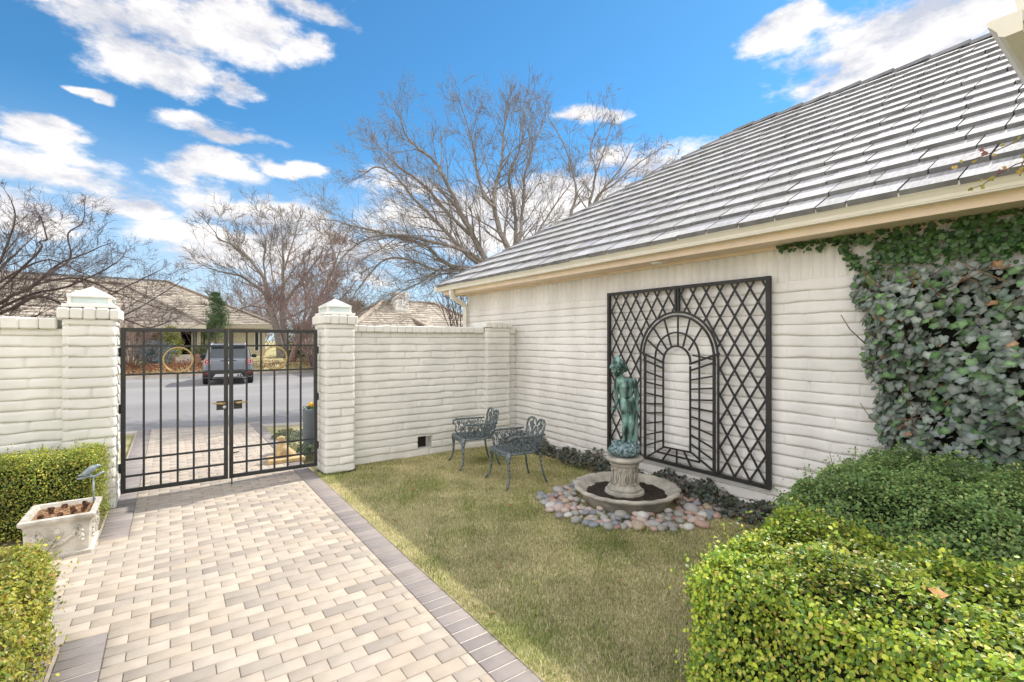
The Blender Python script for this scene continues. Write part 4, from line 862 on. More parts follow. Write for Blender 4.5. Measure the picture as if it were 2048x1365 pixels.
# ------------------------------------------------------------------ hedges, ivy, lawn
def hedge(name, lab, x0, x1, y0, y1, h, dens, pal, w, seed, leaf=(.011, .017), lump=.05, sunny=None, top=None, rx=.16):
    """clipped box: leaves in a shell over a lumpy rounded block, sprigs sticking out, solid near-black core painted as the inner shade"""
    rng = np.random.default_rng(seed); cx, cy = (x0 + x1) / 2, (y0 + y1) / 2; hx, hy = (x1 - x0) / 2, (y1 - y0) / 2
    A = [(2 * hx * 2 * hy, 't'), (2 * hx * h, 'f'), (2 * hx * h, 'b'), (2 * hy * h, 'l'), (2 * hy * h, 'r')]; P = []; Nn = []
    for ar, k in A:
        n = int(ar * dens * (1 if k == 't' else .8)); u = rng.uniform(-1, 1, n); v = rng.uniform(-1, 1, n); z = rng.random(n) ** .85
        if k == 't': p = np.c_[u * hx, v * hy, np.full(n, h)]; q = np.tile((0, 0, 1.), (n, 1))
        elif k in 'fb': s = -1 if k == 'f' else 1; p = np.c_[u * hx, np.full(n, s * hy), z * h]; q = np.tile((0, s, .25), (n, 1))
        else: s = -1 if k == 'l' else 1; p = np.c_[np.full(n, s * hx), u * hy, z * h]; q = np.tile((s, 0, .25), (n, 1))
        P.append(p); Nn.append(q)
    P = np.concatenate(P); Nn = np.concatenate(Nn)
    ex = np.maximum(0, np.abs(P[:, 0]) - (hx - rx)) / rx; ey = np.maximum(0, np.abs(P[:, 1]) - (hy - rx)) / rx; ez = np.maximum(0, P[:, 2] - (h - rx)) / rx
    q = np.sqrt(ex ** 2 + ey ** 2 + ez ** 2); k = np.where(q > 1, 1 / np.maximum(q, 1e-6), 1)
    for ax, e, hh in ((0, ex, hx), (1, ey, hy)): P[:, ax] = np.sign(P[:, ax]) * np.where(np.abs(P[:, ax]) > hh - rx, hh - rx + e * k * rx, np.abs(P[:, ax]))
    P[:, 2] = np.where(P[:, 2] > h - rx, h - rx + ez * k * rx, P[:, 2])
    Nn = Nn + np.c_[np.sign(P[:, 0]) * ex, np.sign(P[:, 1]) * ey, ez] * .8; Nn /= np.linalg.norm(Nn, axis=1)[:, None]
    def lumpf(P): return (np.sin(P[:, 0] * 9 + seed) * np.sin(P[:, 1] * 8 + 1) + np.sin(P[:, 0] * 17 + P[:, 2] * 13) * .6 + np.sin(P[:, 1] * 21 - P[:, 2] * 15 + 2) * .5 + np.sin(P[:, 0] * 31 + P[:, 1] * 27) * .35) * lump * .45
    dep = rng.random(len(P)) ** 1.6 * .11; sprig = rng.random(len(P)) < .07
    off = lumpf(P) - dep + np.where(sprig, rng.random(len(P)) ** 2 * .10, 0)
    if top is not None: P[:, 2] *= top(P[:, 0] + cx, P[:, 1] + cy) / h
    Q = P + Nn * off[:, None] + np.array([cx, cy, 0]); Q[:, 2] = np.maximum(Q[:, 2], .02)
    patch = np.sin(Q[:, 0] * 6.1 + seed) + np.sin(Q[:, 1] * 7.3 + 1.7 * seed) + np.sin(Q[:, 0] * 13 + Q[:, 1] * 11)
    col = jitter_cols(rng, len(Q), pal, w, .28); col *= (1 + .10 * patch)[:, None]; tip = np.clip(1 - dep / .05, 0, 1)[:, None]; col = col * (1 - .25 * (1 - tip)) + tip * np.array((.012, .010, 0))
    ns = int(70 * ((x1 - x0) + (y1 - y0))); si = rng.choice(len(Q), ns); sm_ = MB(); EP = []; EN = []
    for i in si:
        b0_ = Vector(Q[i]) - Vector(Nn[i]) * .03; dv = (Vector(Nn[i]) * .6 + Vector((rng.normal(0, .3), rng.normal(0, .3), .8))).normalized(); ln = rng.uniform(.06, .15); e_ = b0_ + dv * ln + Vector((rng.normal(0, .01), rng.normal(0, .01), 0)); sm_.tube([b0_, b0_.lerp(e_, .5), e_], [.0018, .0014, .001], 3)
        for k in range(9): EP.append(b0_.lerp(e_, .25 + .75 * k / 8)); EN.append(dv * .5 + Vector(rng.normal(0, .8, 3)))
    EP = np.array([tuple(p) for p in EP]); Q = np.concatenate([Q, EP + rng.normal(0, .004, EP.shape)]); Nn = np.concatenate([Nn, np.array([tuple(p) for p in EN])]); ecol = jitter_cols(rng, len(EP), pal, w, .3) * 1.08; col = np.concatenate([col, ecol])
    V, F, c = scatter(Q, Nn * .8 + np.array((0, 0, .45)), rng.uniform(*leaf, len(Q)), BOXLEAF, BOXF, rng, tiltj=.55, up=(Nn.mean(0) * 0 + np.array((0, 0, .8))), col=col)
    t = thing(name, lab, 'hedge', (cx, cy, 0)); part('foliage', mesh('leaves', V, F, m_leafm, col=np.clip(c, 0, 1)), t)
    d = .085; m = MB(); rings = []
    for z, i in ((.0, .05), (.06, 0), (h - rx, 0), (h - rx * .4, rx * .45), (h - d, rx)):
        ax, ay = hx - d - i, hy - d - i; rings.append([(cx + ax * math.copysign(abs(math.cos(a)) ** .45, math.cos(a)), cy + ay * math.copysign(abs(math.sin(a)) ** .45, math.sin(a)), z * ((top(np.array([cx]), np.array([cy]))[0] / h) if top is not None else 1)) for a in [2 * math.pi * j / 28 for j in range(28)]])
    m.loft(rings); part('shade_core', m.me('core', m_core), t)  # solid near-black core, colour stands in for shade inside the hedge
    m = sm_; rr = random.Random(seed)
    for i in range(int(60 * (x1 - x0) * (y1 - y0) + 25)):
        x, y = rr.uniform(x0 + .05, x1 - .05), rr.uniform(y0 + .05, y1 - .05); z = h * rr.uniform(.3, .97); m.tube([(x, y, .0), (x + rr.uniform(-.05, .05), y + rr.uniform(-.05, .05), z * .6), (x + rr.uniform(-.09, .09), y + rr.uniform(-.09, .09), z)], [.006, .004, .002], 4)
    part('stems', m.me('stems', m_stem), t); t.children[-1]['kind'] = 'stuff'
    return t
sunny = [(.54, .62, .075), (.38, .52, .065), (.20, .35, .05), (.68, .64, .14), (.12, .23, .06), (.68, .46, .16)]
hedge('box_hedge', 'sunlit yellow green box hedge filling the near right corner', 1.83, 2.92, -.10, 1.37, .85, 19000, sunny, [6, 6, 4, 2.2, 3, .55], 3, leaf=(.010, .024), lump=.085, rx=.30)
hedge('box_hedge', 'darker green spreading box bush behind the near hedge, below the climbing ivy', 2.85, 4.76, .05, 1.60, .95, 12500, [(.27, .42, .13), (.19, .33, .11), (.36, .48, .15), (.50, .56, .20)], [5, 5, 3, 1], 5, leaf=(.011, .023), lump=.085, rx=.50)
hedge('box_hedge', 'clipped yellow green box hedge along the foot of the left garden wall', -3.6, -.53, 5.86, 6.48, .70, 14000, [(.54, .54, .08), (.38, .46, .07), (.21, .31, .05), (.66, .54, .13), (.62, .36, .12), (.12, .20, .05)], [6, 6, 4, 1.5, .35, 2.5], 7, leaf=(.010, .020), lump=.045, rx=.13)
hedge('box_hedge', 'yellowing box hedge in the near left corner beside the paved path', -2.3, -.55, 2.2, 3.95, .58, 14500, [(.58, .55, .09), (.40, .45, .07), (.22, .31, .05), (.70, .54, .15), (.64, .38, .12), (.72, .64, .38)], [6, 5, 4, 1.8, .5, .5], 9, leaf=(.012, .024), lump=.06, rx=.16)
lf = solo('dead_leaf', mesh('dead', [(-.055, 0, 0), (-.02, .03, .018), (.03, .035, .01), (.065, .01, .022), (.03, -.025, .012), (-.015, -.03, .02), (0, 0, .03)], [(0, 5, 6), (5, 4, 6), (4, 3, 6), (3, 2, 6), (2, 1, 6), (1, 0, 6)], M('dead_leaf', (.62, .33, .14), .8, var=.3, scale=30)), 'curled orange brown dead leaf lying on top of the near right hedge', 'leaf', loc=(0, 0, 0))
g_ = at(1872, 1196, (1.75 - .83) / ((1196 - 681.3) / 961)); lf.location = (g_.x, g_.y, .835); lf.rotation_euler = (.2, .25, .4)

def ivy_wall():
    rng = np.random.default_rng(17); edge = [(1750, 505), (1690, 545), (1735, 625), (1735, 700), (1748, 780), (1775, 905), (1790, 1000)]
    E_ = [on_x(*p, XW) for p in edge]; ez = np.array([p.z for p in E_])[::-1]; ey = np.array([p.y for p in E_])[::-1]
    t = thing('ivy', 'climbing ivy with grey green leaves covering the house wall at the right edge', 'ivy', (XW, .6, 0)); n = 6200
    z = .25 + rng.random(n) * 2.05; ymax = np.interp(z, ez, ey) + np.sin(z * 13) * .02; y = ymax - rng.random(n) ** 1.0 * (ymax + .9)
    ind = ymax - y; bulge = .10 + .42 * np.clip(ind / .55, 0, 1) ** .8 * np.clip((2.42 - z) / .35, .15, 1) * (1 + .30 * np.sin(y * 6 + z * 3) + .28 * np.sin(z * 7 - y * 4)); dep = rng.random(n) ** 1.5 * .16
    x = XW - np.maximum(.03, bulge - dep); P = np.c_[x, y, z]; Nn = np.c_[np.full(n, -.85), .25 + .5 * np.clip(1 - ind / .25, 0, 1), np.full(n, .42)]
    col = jitter_cols(rng, n, [(.17, .20, .165), (.185, .215, .19), (.11, .15, .11), (.165, .175, .155), (.12, .21, .085), (.085, .165, .055), (.28, .17, .09)], [6, 5, 5, 2.5, 3, 2.5, .5], .25)
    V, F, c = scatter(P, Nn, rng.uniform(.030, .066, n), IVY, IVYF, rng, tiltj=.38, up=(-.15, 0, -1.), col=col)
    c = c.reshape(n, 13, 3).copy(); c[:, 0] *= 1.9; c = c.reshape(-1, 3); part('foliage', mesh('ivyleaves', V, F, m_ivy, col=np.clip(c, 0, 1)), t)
    # green shoots creeping under the eave
    pts = []; rs = random.Random(5); stem = MB()
    top = [on_x(*p, XW) for p in ((1755, 478), (1700, 470), (1640, 478), (1590, 486), (1562, 492))]
    def sprig(path, dens, wid):
        q = [Vector((XW - .035, p.y, min(p.z, 2.645))) for p in path]; stem.tube(q, .006, 5)
        for a, b in zip(q[:-1], q[1:]):
            for i in range(int((b - a).length * dens)): v = a.lerp(b, rs.random()); pts.append((v.x - rs.random() * .07, v.y + rs.gauss(0, .02), min(2.66, v.z + rs.gauss(0, wid))))
    sprig([Vector((0, -.8, 2.60)), Vector((0, .4, 2.60)), Vector((0, 1.0, 2.57)), Vector((0, 1.5, 2.56))] , 420, .075)
    sprig([Vector((0, 1.5, 2.56)), *[Vector((0, p.y, p.z)) for p in top]], 190, .028)
    sprig([Vector((0, 1.75, 2.60)), Vector((0, 1.70, 2.50)), Vector((0, 1.62, 2.38)), Vector((0, 1.56, 2.28))], 260, .03); sprig([Vector((0, 1.3, 2.52)), Vector((0, 1.5, 2.40)), Vector((0, 1.55, 2.30))], 300, .05); sprig([Vector((0, -.8, 2.45)), Vector((0, .5, 2.44)), Vector((0, 1.4, 2.42))], 420, .06)
    P = np.array(pts); n = len(P); V, F, c = scatter(P, np.tile((-.9, .1, .3), (n, 1)), rng.uniform(.020, .042, n), IVY, IVYF, rng, tiltj=.35, up=(0, .3, -1.), col=jitter_cols(rng, n, [(.065, .14, .04), (.085, .17, .05), (.05, .11, .04)], [1, 1, 1]))
    part('shoots', mesh('shoots', V, F, m_ivy, col=c), t)
    for i in range(150):
        zz = rs.uniform(.2, 2.3); yy = float(np.interp(zz, ez, ey)) - rs.random() * 1.2; xx = XW - .08 - rs.random() * .33 * min(1, (float(np.interp(zz, ez, ey)) - yy) / .4); d = Vector((rs.gauss(0, .06), rs.gauss(0, .12), rs.uniform(.08, .25))); p = Vector((xx, yy, zz)); stem.tube([p, p + d * .5 + Vector((rs.gauss(0, .02), rs.gauss(0, .02), 0)), p + d], [.005, .004, .003], 4)
    q = part('stems', stem.me('stems', M('ivy_stem', (.22, .13, .075), .9, var=.4, scale=30), True), t); q['kind'] = 'stuff'
    rb = M('ivy_inner_shade', (.020, .022, .014), .95, var=.4, scale=20); m = MB(); rings = []
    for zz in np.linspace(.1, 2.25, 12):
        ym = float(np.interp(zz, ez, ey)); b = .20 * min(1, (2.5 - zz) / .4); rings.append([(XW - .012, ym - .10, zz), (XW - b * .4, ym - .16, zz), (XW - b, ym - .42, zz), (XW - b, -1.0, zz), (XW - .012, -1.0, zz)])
    m.loft(rings); part('shade_backing', m.me('inner', rb), t)  # solid near-black shape behind the leaves, painted as shade in the gaps
    # a young yellowing strand reaching out over the gutter
    s = thing('ivy_strand', 'young yellowing ivy strand reaching out over the gutter at the right edge', 'ivy', (4.2, .62, 2.8)); m = MB(); lp = []
    for path in (((2075, 262), (2030, 285), (1985, 305), (1945, 320), (1908, 328)), ((2075, 315), (2030, 330), (1995, 350), (1965, 370), (1942, 378)), ((2080, 290), (2045, 325), (2040, 352))):
        q = [on_x(x, y, 4.22 - .04 * i) for i, (x, y) in enumerate(path)]; m.tube(q, [.004, .0035, .003, .0025, .002][:len(q)], 5)
        for i in range(len(q) - 1):
            for k in range(3): v = q[i].lerp(q[i + 1], (k + .5) / 3); lp.append((v.x - .01, v.y + rs.gauss(0, .012), v.z + rs.gauss(0, .014)))
    part('stem', m.me('strand', m_stem, True), s); P = np.array(lp); n = len(P)
    V, F, c = scatter(P, np.tile((-.9, .1, .3), (n, 1)), rng.uniform(.014, .026, n), IVY, IVYF, rng, tiltj=.5, col=jitter_cols(rng, n, [(.42, .30, .06), (.30, .28, .07), (.46, .25, .06), (.22, .10, .09)], [3, 3, 1.5, 1])); part('foliage', mesh('strandleaf', V, F, m_ivy, col=c), s); s.children[-1]['kind'] = 'stuff'
    # ivy ground cover along the foot of the wall
    n = 3000; y = 1.7 + rng.random(n) * 4.95; w = .30 + .06 * np.sin(y * 3.1) + .05 * np.sin(y * 7.7 + 1); u = rng.random(n); x = XW - .02 - u * w; hgt = (.17 + .05 * np.sin(y * 4.3) + .04 * np.sin(y * 11)) * np.sqrt(np.clip(1 - u ** 2 * .9, .02, 1)); z = .01 + hgt * rng.random(n) ** .55
    P = np.c_[x, y, z]; col = jitter_cols(rng, n, [(.055, .07, .045), (.075, .085, .065), (.045, .06, .045), (.10, .075, .065), (.19, .115, .07), (.07, .10, .035)], [6, 5, 4, 2.5, 1.1, 1.5], .3)
    V, F, c = scatter(P, np.c_[-.4 - u * .5, u * 0, np.full(n, .8)], rng.uniform(.020, .042, n), IVY, IVYF, rng, tiltj=.5, up=(-.4, 0, -.2), col=col)
    o = struct('ivy_ground_cover', mesh('ivybed', V, F, m_ivy, col=c), 'stuff'); tag(o, 'dull dark ivy ground cover along the foot of the house wall', 'ivy')
ivy_wall()
def litter():
    rng = np.random.default_rng(23); n = 900; y = 1.9 + rng.random(n) * 4.7; x = 4.42 + rng.random(n) * .42; P = np.c_[x, y, .004 + rng.random(n) * .02]
    V, F, c = scatter(P, np.tile((0, 0, 1.), (n, 1)), rng.uniform(.012, .03, n), BOXLEAF, BOXF, rng, tiltj=.35, col=jitter_cols(rng, n, [(.20, .11, .06), (.11, .07, .045), (.30, .18, .10)], [1, 1, .6]))
    tag(struct('leaf_litter', mesh('litter', V, F, m_grass, col=c), 'stuff'), 'brown leaf litter between the lawn and the ivy along the wall', 'leaf litter')
    m = MB(); m.tube([(4.60, 2.05, .025), (4.62, 2.4, .03), (4.66, 2.75, .026), (4.68, 2.95, .015)], .012, 6); solo('edging', m.me('edging', m_carb), 'black plastic lawn edging sticking out between lawn and ivy', 'edging')
litter()
def lawn_grass():
    rng = np.random.default_rng(31)
    def field(x0, x1, y0, y1, n, hh, pal, w, keep=None):
        x = rng.uniform(x0, x1, n); y = rng.uniform(y0, y1, n)
        if keep is not None: k = keep(x, y); x = x[k]; y = y[k]; n = len(x)
        g = np.sin(x * 3.1 + y * 1.3) + np.sin(y * 4.7 - x * 2.2 + 1) + np.sin(x * 7.3 + 2) * np.sin(y * 6.1) + np.sin(x * 15 + y * 4) * np.sin(y * 13 - x * 3) * .8; g = np.clip((g + 1.1) / 3.4, 0, 1)
        pal_ = np.array(pal); straw = pal_[rng.choice(3, n)]; green = pal_[3 + rng.choice(3, n)]; pick = (rng.random(n) < .26 + .58 * g ** 1.3)[:, None]; col = np.where(pick, green, straw) * (1 + rng.uniform(-.55, .35, (n, 1)))
        L_ = hh * rng.uniform(.5, 1.25, n) * (.75 + .5 * g); a = rng.uniform(0, 6.283, n); lean = rng.uniform(.2, 1.3, n); d = np.c_[np.cos(a), np.sin(a), np.zeros(n)]; s = np.c_[-np.sin(a), np.cos(a), np.zeros(n)] * .0016
        b = np.c_[x, y, np.full(n, .001)]; mid = b + d * (L_ * .45 * np.sin(lean * .6))[:, None] + np.c_[np.zeros((n, 2)), L_ * .5]; tipp = b + d * (L_ * np.sin(lean))[:, None] + np.c_[np.zeros((n, 2)), L_ * np.cos(lean) * .95 + .004]
        V = np.stack([b - s, b + s, mid + s * .8, mid - s * .8, tipp], 1).reshape(-1, 3); i = (np.arange(n) * 5)[:, None]; F4 = (i + np.array([[0, 1, 2, 3]])); F = np.concatenate([F4, i + np.array([[3, 2, 4, 4]])])
        return V, F[:, :4], np.repeat(col, 5, 0)
    pal = [(.74, .65, .38), (.66, .58, .32), (.80, .73, .47), (.33, .39, .11), (.42, .46, .15), (.24, .31, .09)]
    kp = lambda x, y: (np.hypot(x - FX, y - FY) > .52)
    A = [field(1.565, 4.62, 1.25, 3.9, 150000, .032, pal, None, kp), field(1.565, 4.62, 3.9, 6.70, 90000, .032, pal, None, kp)]
    V = []; F = []; c = []; b = 0
    for v, f, q in A: V.append(v); F.append(f + b); c.append(q); b += len(v)
    F = np.concatenate(F); me = bpy.data.meshes.new('grass'); V = np.concatenate(V); quad = F[F[:, 2] != F[:, 3]]; tri = F[F[:, 2] == F[:, 3]][:, :3]
    loops = np.concatenate([quad.ravel(), tri.ravel()]).astype(np.int32); st_ = np.concatenate([np.arange(len(quad)) * 4, len(quad) * 4 + np.arange(len(tri)) * 3]).astype(np.int32)
    me.vertices.add(len(V)); me.vertices.foreach_set('co', V.astype(np.float32).ravel()); me.loops.add(len(loops)); me.loops.foreach_set('vertex_index', loops); me.polygons.add(len(st_)); me.polygons.foreach_set('loop_start', st_); me.materials.append(m_grass)
    a = me.color_attributes.new('Col', 'FLOAT_COLOR', 'POINT'); cc = np.ones((len(V), 4), np.float32); cc[:, :3] = np.concatenate(c); a.data.foreach_set('color', cc.ravel()); me.update(calc_edges=True)
    tag(struct('grass', me, 'stuff'), 'short straw and green winter lawn grass', 'grass')
lawn_grass()
def leaves():
    rr = random.Random(19); me = mesh('fallen', [(-.028, 0, 0), (-.010, .014, .008), (.012, .017, .004), (.032, .004, .012), (.012, -.013, .005), (-.008, -.015, .009), (0, 0, .012)], [(0, 5, 6), (5, 4, 6), (4, 3, 6), (3, 2, 6), (2, 1, 6), (1, 0, 6)], M('fallen_leaf', (.34, .19, .09), .85, var=.4, scale=40))
    for x, y, w in ((2.05, 3.05, 'near the path, left of the fountain'), (2.62, 2.35, 'on the near lawn'), (1.75, 4.4, 'beside the dark path edge'), (2.9, 4.1, 'in front of the nearer chair'), (2.3, 5.2, 'on the middle of the lawn'), (2.15, 6.2, 'near the right gate pillar'), (3.1, 2.1, 'close to the near hedge'), (3.3, 6.3, 'by the garden wall vent'), (2.75, 3.1, 'in front of the river stones'), (1.66, 2.55, 'at the near end of the path edge'), (4.2, 4.9, 'between chairs and ivy')):
        o = bpy.data.objects.new('fallen_leaf', me); C.objects.link(o); o.location = (x, y, .026); o.rotation_euler = (rr.uniform(-.4, .4), rr.uniform(-.4, .4), rr.uniform(0, 6)); o.scale = (rr.uniform(.7, 1.2),) * 3
        tag(o, f'small brown fallen leaf lying on the grass {w}', 'leaf', 'fallen leaves on the lawn')
    rng = np.random.default_rng(6); n = 2600; a = rng.uniform(0, 6.28, n); q = np.sqrt(rng.random(n)); P = np.c_[4.36 + q * np.cos(a) * .22, 2.18 + q * np.sin(a) * .17, .004 + (1 - q ** 2) * .03 * rng.random(n)]
    V, F, c = scatter(P, np.tile((0, 0, 1.), (n, 1)), rng.uniform(.006, .012, n), BOXLEAF, BOXF, rng, tiltj=.6, col=jitter_cols(rng, n, [(.22, .26, .05), (.16, .20, .04)], [1, 1])); tag(struct('moss_patch', mesh('moss', V, F, m_grass, col=c), 'stuff'), 'low mossy green patch on the lawn by the ivy and near hedge', 'moss')
leaves()
# ------------------------------------------------------------------ bare trees
class Wood:
    """collects branch polylines and makes one mesh of tapering tubes"""
    def __init__(s, seed): s.m = MB(); s.rng = random.Random(seed)
    def curve(s, pts, radii, n): s.m.tube(pts, radii, n, False)
    def twig(s, p, d, L_, r, lev, up=.25, spread=.75, kink=.10, seg=4, kids=(3, 5), shrink=.66, minr=.0035, lim=None):
        rng = s.rng; pts = [Vector(p)]; d = Vector(d).normalized(); rad = [r]
        for i in range(seg):
            d = (d + Vector((rng.gauss(0, kink), rng.gauss(0, kink), rng.gauss(0, kink) + up * .25))).normalized(); pts.append(pts[-1] + d * L_ / seg); rad.append(max(minr * .7, r * (1 - .75 * (i + 1) / seg)))
        s.curve(pts, rad, 5 if r > .02 else (4 if r > .009 else 3))
        if lev <= 0: return
        for k in range(rng.randint(*kids)):
            t = rng.uniform(.25, 1.) * seg; i = min(seg - 1, int(t)); q = pts[i].lerp(pts[i + 1], t - i); dd = (pts[i + 1] - pts[i]).normalized()
            a = Vector((rng.gauss(0, 1), rng.gauss(0, 1), rng.gauss(0, 1))); a -= dd * a.dot(dd); a.normalize()
            s.twig(q, dd + a * spread * rng.uniform(.6, 1.3), L_ * shrink * rng.uniform(.65, 1.2), max(minr, rad[i] * .62), lev - 1, up, spread, kink, max(3, seg - 1), kids, shrink, minr)
    def limb(s, pts, r0, r1, lev, every, L_, up=.25, spread=.8, minr=.0035, start=.12, n=7, kids=(3, 5), end=True):
        """a traced limb, smoothed, with side branches along it"""
        rng = s.rng; P = []
        for i in range(len(pts) - 1):
            p0, p1, p2, p3 = pts[max(0, i - 1)], pts[i], pts[i + 1], pts[min(len(pts) - 1, i + 2)]
            for k in range(4):
                t = k / 4; P.append(.5 * ((2 * p1) + (p2 - p0) * t + (2 * p0 - 5 * p1 + 4 * p2 - p3) * t * t + (3 * p1 - p0 - 3 * p2 + p3) * t ** 3) + Vector((rng.gauss(0, r0 * .13), rng.gauss(0, r0 * .13), rng.gauss(0, r0 * .13))) * (1 if i + k else 0))
        P.append(pts[-1]); K = len(P); rad = [r0 + (r1 - r0) * (i / (K - 1)) ** .8 for i in range(K)]; s.curve(P, rad, n)
        tot = 0; ln = sum((P[i + 1] - P[i]).length for i in range(K - 1)); nxt = ln * start
        for i in range(K - 1):
            sg = (P[i + 1] - P[i]).length
            while tot + sg > nxt:
                q = P[i].lerp(P[i + 1], (nxt - tot) / sg); dd = (P[i + 1] - P[i]).normalized(); a = Vector((rng.gauss(0, 1), rng.gauss(0, 1), rng.gauss(0, .8))); a -= dd * a.dot(dd); a.normalize(); f = nxt / ln
                s.twig(q, dd * .8 + a * spread, L_ * (1.15 - .55 * f) * rng.uniform(.6, 1.25), max(minr, rad[i] * rng.uniform(.35, .55)), lev, up, spread, minr=minr, kids=kids); nxt += every * rng.uniform(.6, 1.4)
            tot += sg
        if end: s.twig(P[-1], P[-1] - P[-2], L_ * .38, r1, lev, up, spread, minr=minr, kids=kids)
def tree(name, lab, base, build, mat, group=None, cat='tree'):
    t = thing(name, lab, cat, base, group); return t
def limb_px(rng, tr_, t0, dt):
    n = len(tr_); return [at(x, y, t0 + dt * i / (n - 1) + rng.gauss(0, .12)) for i, (x, y) in enumerate(tr_)]

# the large tree behind the roof
rg = random.Random(41); base = at(1010, 560, 14.2); base.z = 0
t = thing('bare_tree', 'large bare grey tree spreading its crown behind the corner of the tiled roof', 'tree', base)
w = Wood(41); w.curve([Vector((base.x, base.y, -.1)), Vector((base.x + .05, base.y, 1.2)), Vector((base.x - .05, base.y, 2.6)), at(1000, 535, 14.2)], [.30, .24, .22, .17], 10); part('trunk', w.m.me('trunk', m_bark, True), t)
w = Wood(42)
big = [([(985, 560), (925, 541), (887, 524), (848, 490), (772, 470), (715, 454), (668, 442)], .085, -1.2), ([(990, 556), (963, 522), (925, 501), (856, 482), (800, 470), (745, 474), (700, 500), (668, 540)], .07, -2.2),
       ([(985, 545), (944, 467), (921, 429), (909, 399), (887, 353), (870, 325), (838, 297), (812, 270), (800, 235)], .10, -.6), ([(1010, 540), (1014, 498), (997, 452), (988, 406), (995, 360), (1005, 315), (1008, 269), (1020, 208)], .11, .4),
       ([(990, 415), (970, 395), (955, 345), (944, 284), (925, 222)], .055, .8), ([(1020, 540), (1031, 486), (1028, 414), (1018, 350), (1040, 300), (1050, 225)], .08, 1.6), ([(1025, 540), (1039, 482), (1046, 414), (1052, 341), (1075, 275), (1090, 235)], .07, 1.0),
       ([(1030, 545), (1075, 467), (1108, 414), (1140, 370)], .05, 1.8), ([(978, 545), (925, 500), (870, 440), (830, 400), (790, 352), (752, 335), (722, 352)], .075, .6), ([(940, 470), (895, 425), (850, 372), (800, 335), (765, 300), (748, 270)], .06, 1.4), ([(990, 556), (930, 540), (872, 540), (820, 520), (770, 520), (730, 560), (712, 585)], .05, -1.8), ([(985, 550), (900, 530), (850, 560), (800, 585)], .035, -1.4)]
for tr_, r0, dt in big: w.limb(limb_px(rg, tr_, 14.2, dt), r0, .014, 3, .21, 1.25, .16, .62, .0040, .14, 7, (3, 4))
part('crown', w.m.me('crown', m_bark, True), t)
b2 = at(1168, 500, 19); b2.z = 0; t = thing('bare_tree', 'smaller bare tree farther right, rising behind the roof slope', 'tree', b2)
w = Wood(43); w.curve([Vector((b2.x, b2.y, -.1)), Vector((b2.x, b2.y, 2.5)), at(1168, 470, 19)], [.20, .16, .12], 8); part('trunk', w.m.me('trunk', m_bark, True), t); w = Wood(44)
for tr_, r0, dt in [([(1165, 480), (1142, 433), (1151, 399), (1149, 360), (1130, 296), (1100, 240)], .075, -.5), ([(1168, 475), (1178, 414), (1187, 376), (1191, 338), (1180, 296), (1206, 240)], .085, .5), ([(1172, 470), (1191, 398), (1229, 368), (1267, 334), (1318, 300)], .06, -1), ([(1172, 470), (1200, 390), (1240, 340), (1265, 295)], .06, 1.2), ([(1180, 470), (1240, 400), (1290, 355), (1335, 325)], .05, .6), ([(1191, 350), (1205, 310), (1220, 260)], .04, .2)]: w.limb(limb_px(rg, tr_, 19, dt), r0, .016, 3, .34, 1.3, .18, .62, .0055, .2, 6, (2, 4))
part('crown', w.m.me('crown', m_bark, True), t)
# dark twiggy tree beyond the left wall
b3 = at(-70, 660, 9.2); b3.z = 0; t = thing('bare_tree', 'dark twiggy bare tree beyond the left garden wall', 'tree', b3)
w = Wood(45); w.curve([Vector((b3.x, b3.y, -.1)), Vector((b3.x, b3.y, 1.0)), at(-70, 650, 9.2)], [.13, .11, .09], 8); part('trunk', w.m.me('trunk', m_barkd, True), t); w = Wood(46)
for tr_, r0, dt in [([(-70, 650), (0, 608), (23, 592), (59, 578), (94, 548), (112, 532), (141, 518), (176, 506), (205, 492)], .038, .4), ([(-70, 655), (20, 620), (70, 594), (105, 600), (150, 618), (200, 600), (260, 570), (312, 545)], .034, 1.2), ([(-70, 640), (-20, 560), (10, 500), (30, 440), (22, 400)], .034, -.5), ([(-60, 630), (20, 560), (80, 500), (80, 484), (93, 478), (82, 435)], .028, -.8), ([(94, 548), (141, 518), (136, 468), (164, 448), (169, 420)], .022, .3), ([(-70, 655), (40, 640), (120, 640), (190, 625), (250, 640), (300, 655), (345, 640)], .034, .9), ([(-50, 640), (60, 590), (130, 575), (200, 545), (240, 520), (252, 500)], .03, 1.6), ([(150, 618), (210, 640), (270, 620), (320, 590), (350, 572)], .025, 1.3), ([(-70, 655), (60, 650), (160, 668), (240, 690), (300, 690)], .04, 1.8), ([(-60, 640), (40, 585), (110, 560), (170, 560), (230, 585), (285, 605), (330, 620)], .028, 2.2), ([(-70, 650), (-30, 590), (40, 540), (100, 520), (150, 540), (200, 560)], .025, .2), ([(-60, 640), (0, 540), (40, 500), (70, 470)], .04, 1.0)]: w.limb(limb_px(rg, tr_, 9.2, dt), r0, .009, 3, .20, .72, .10, .85, .0026, .1, 6, (3, 4))
part('crown', w.m.me('crown', m_barkd, True), t)
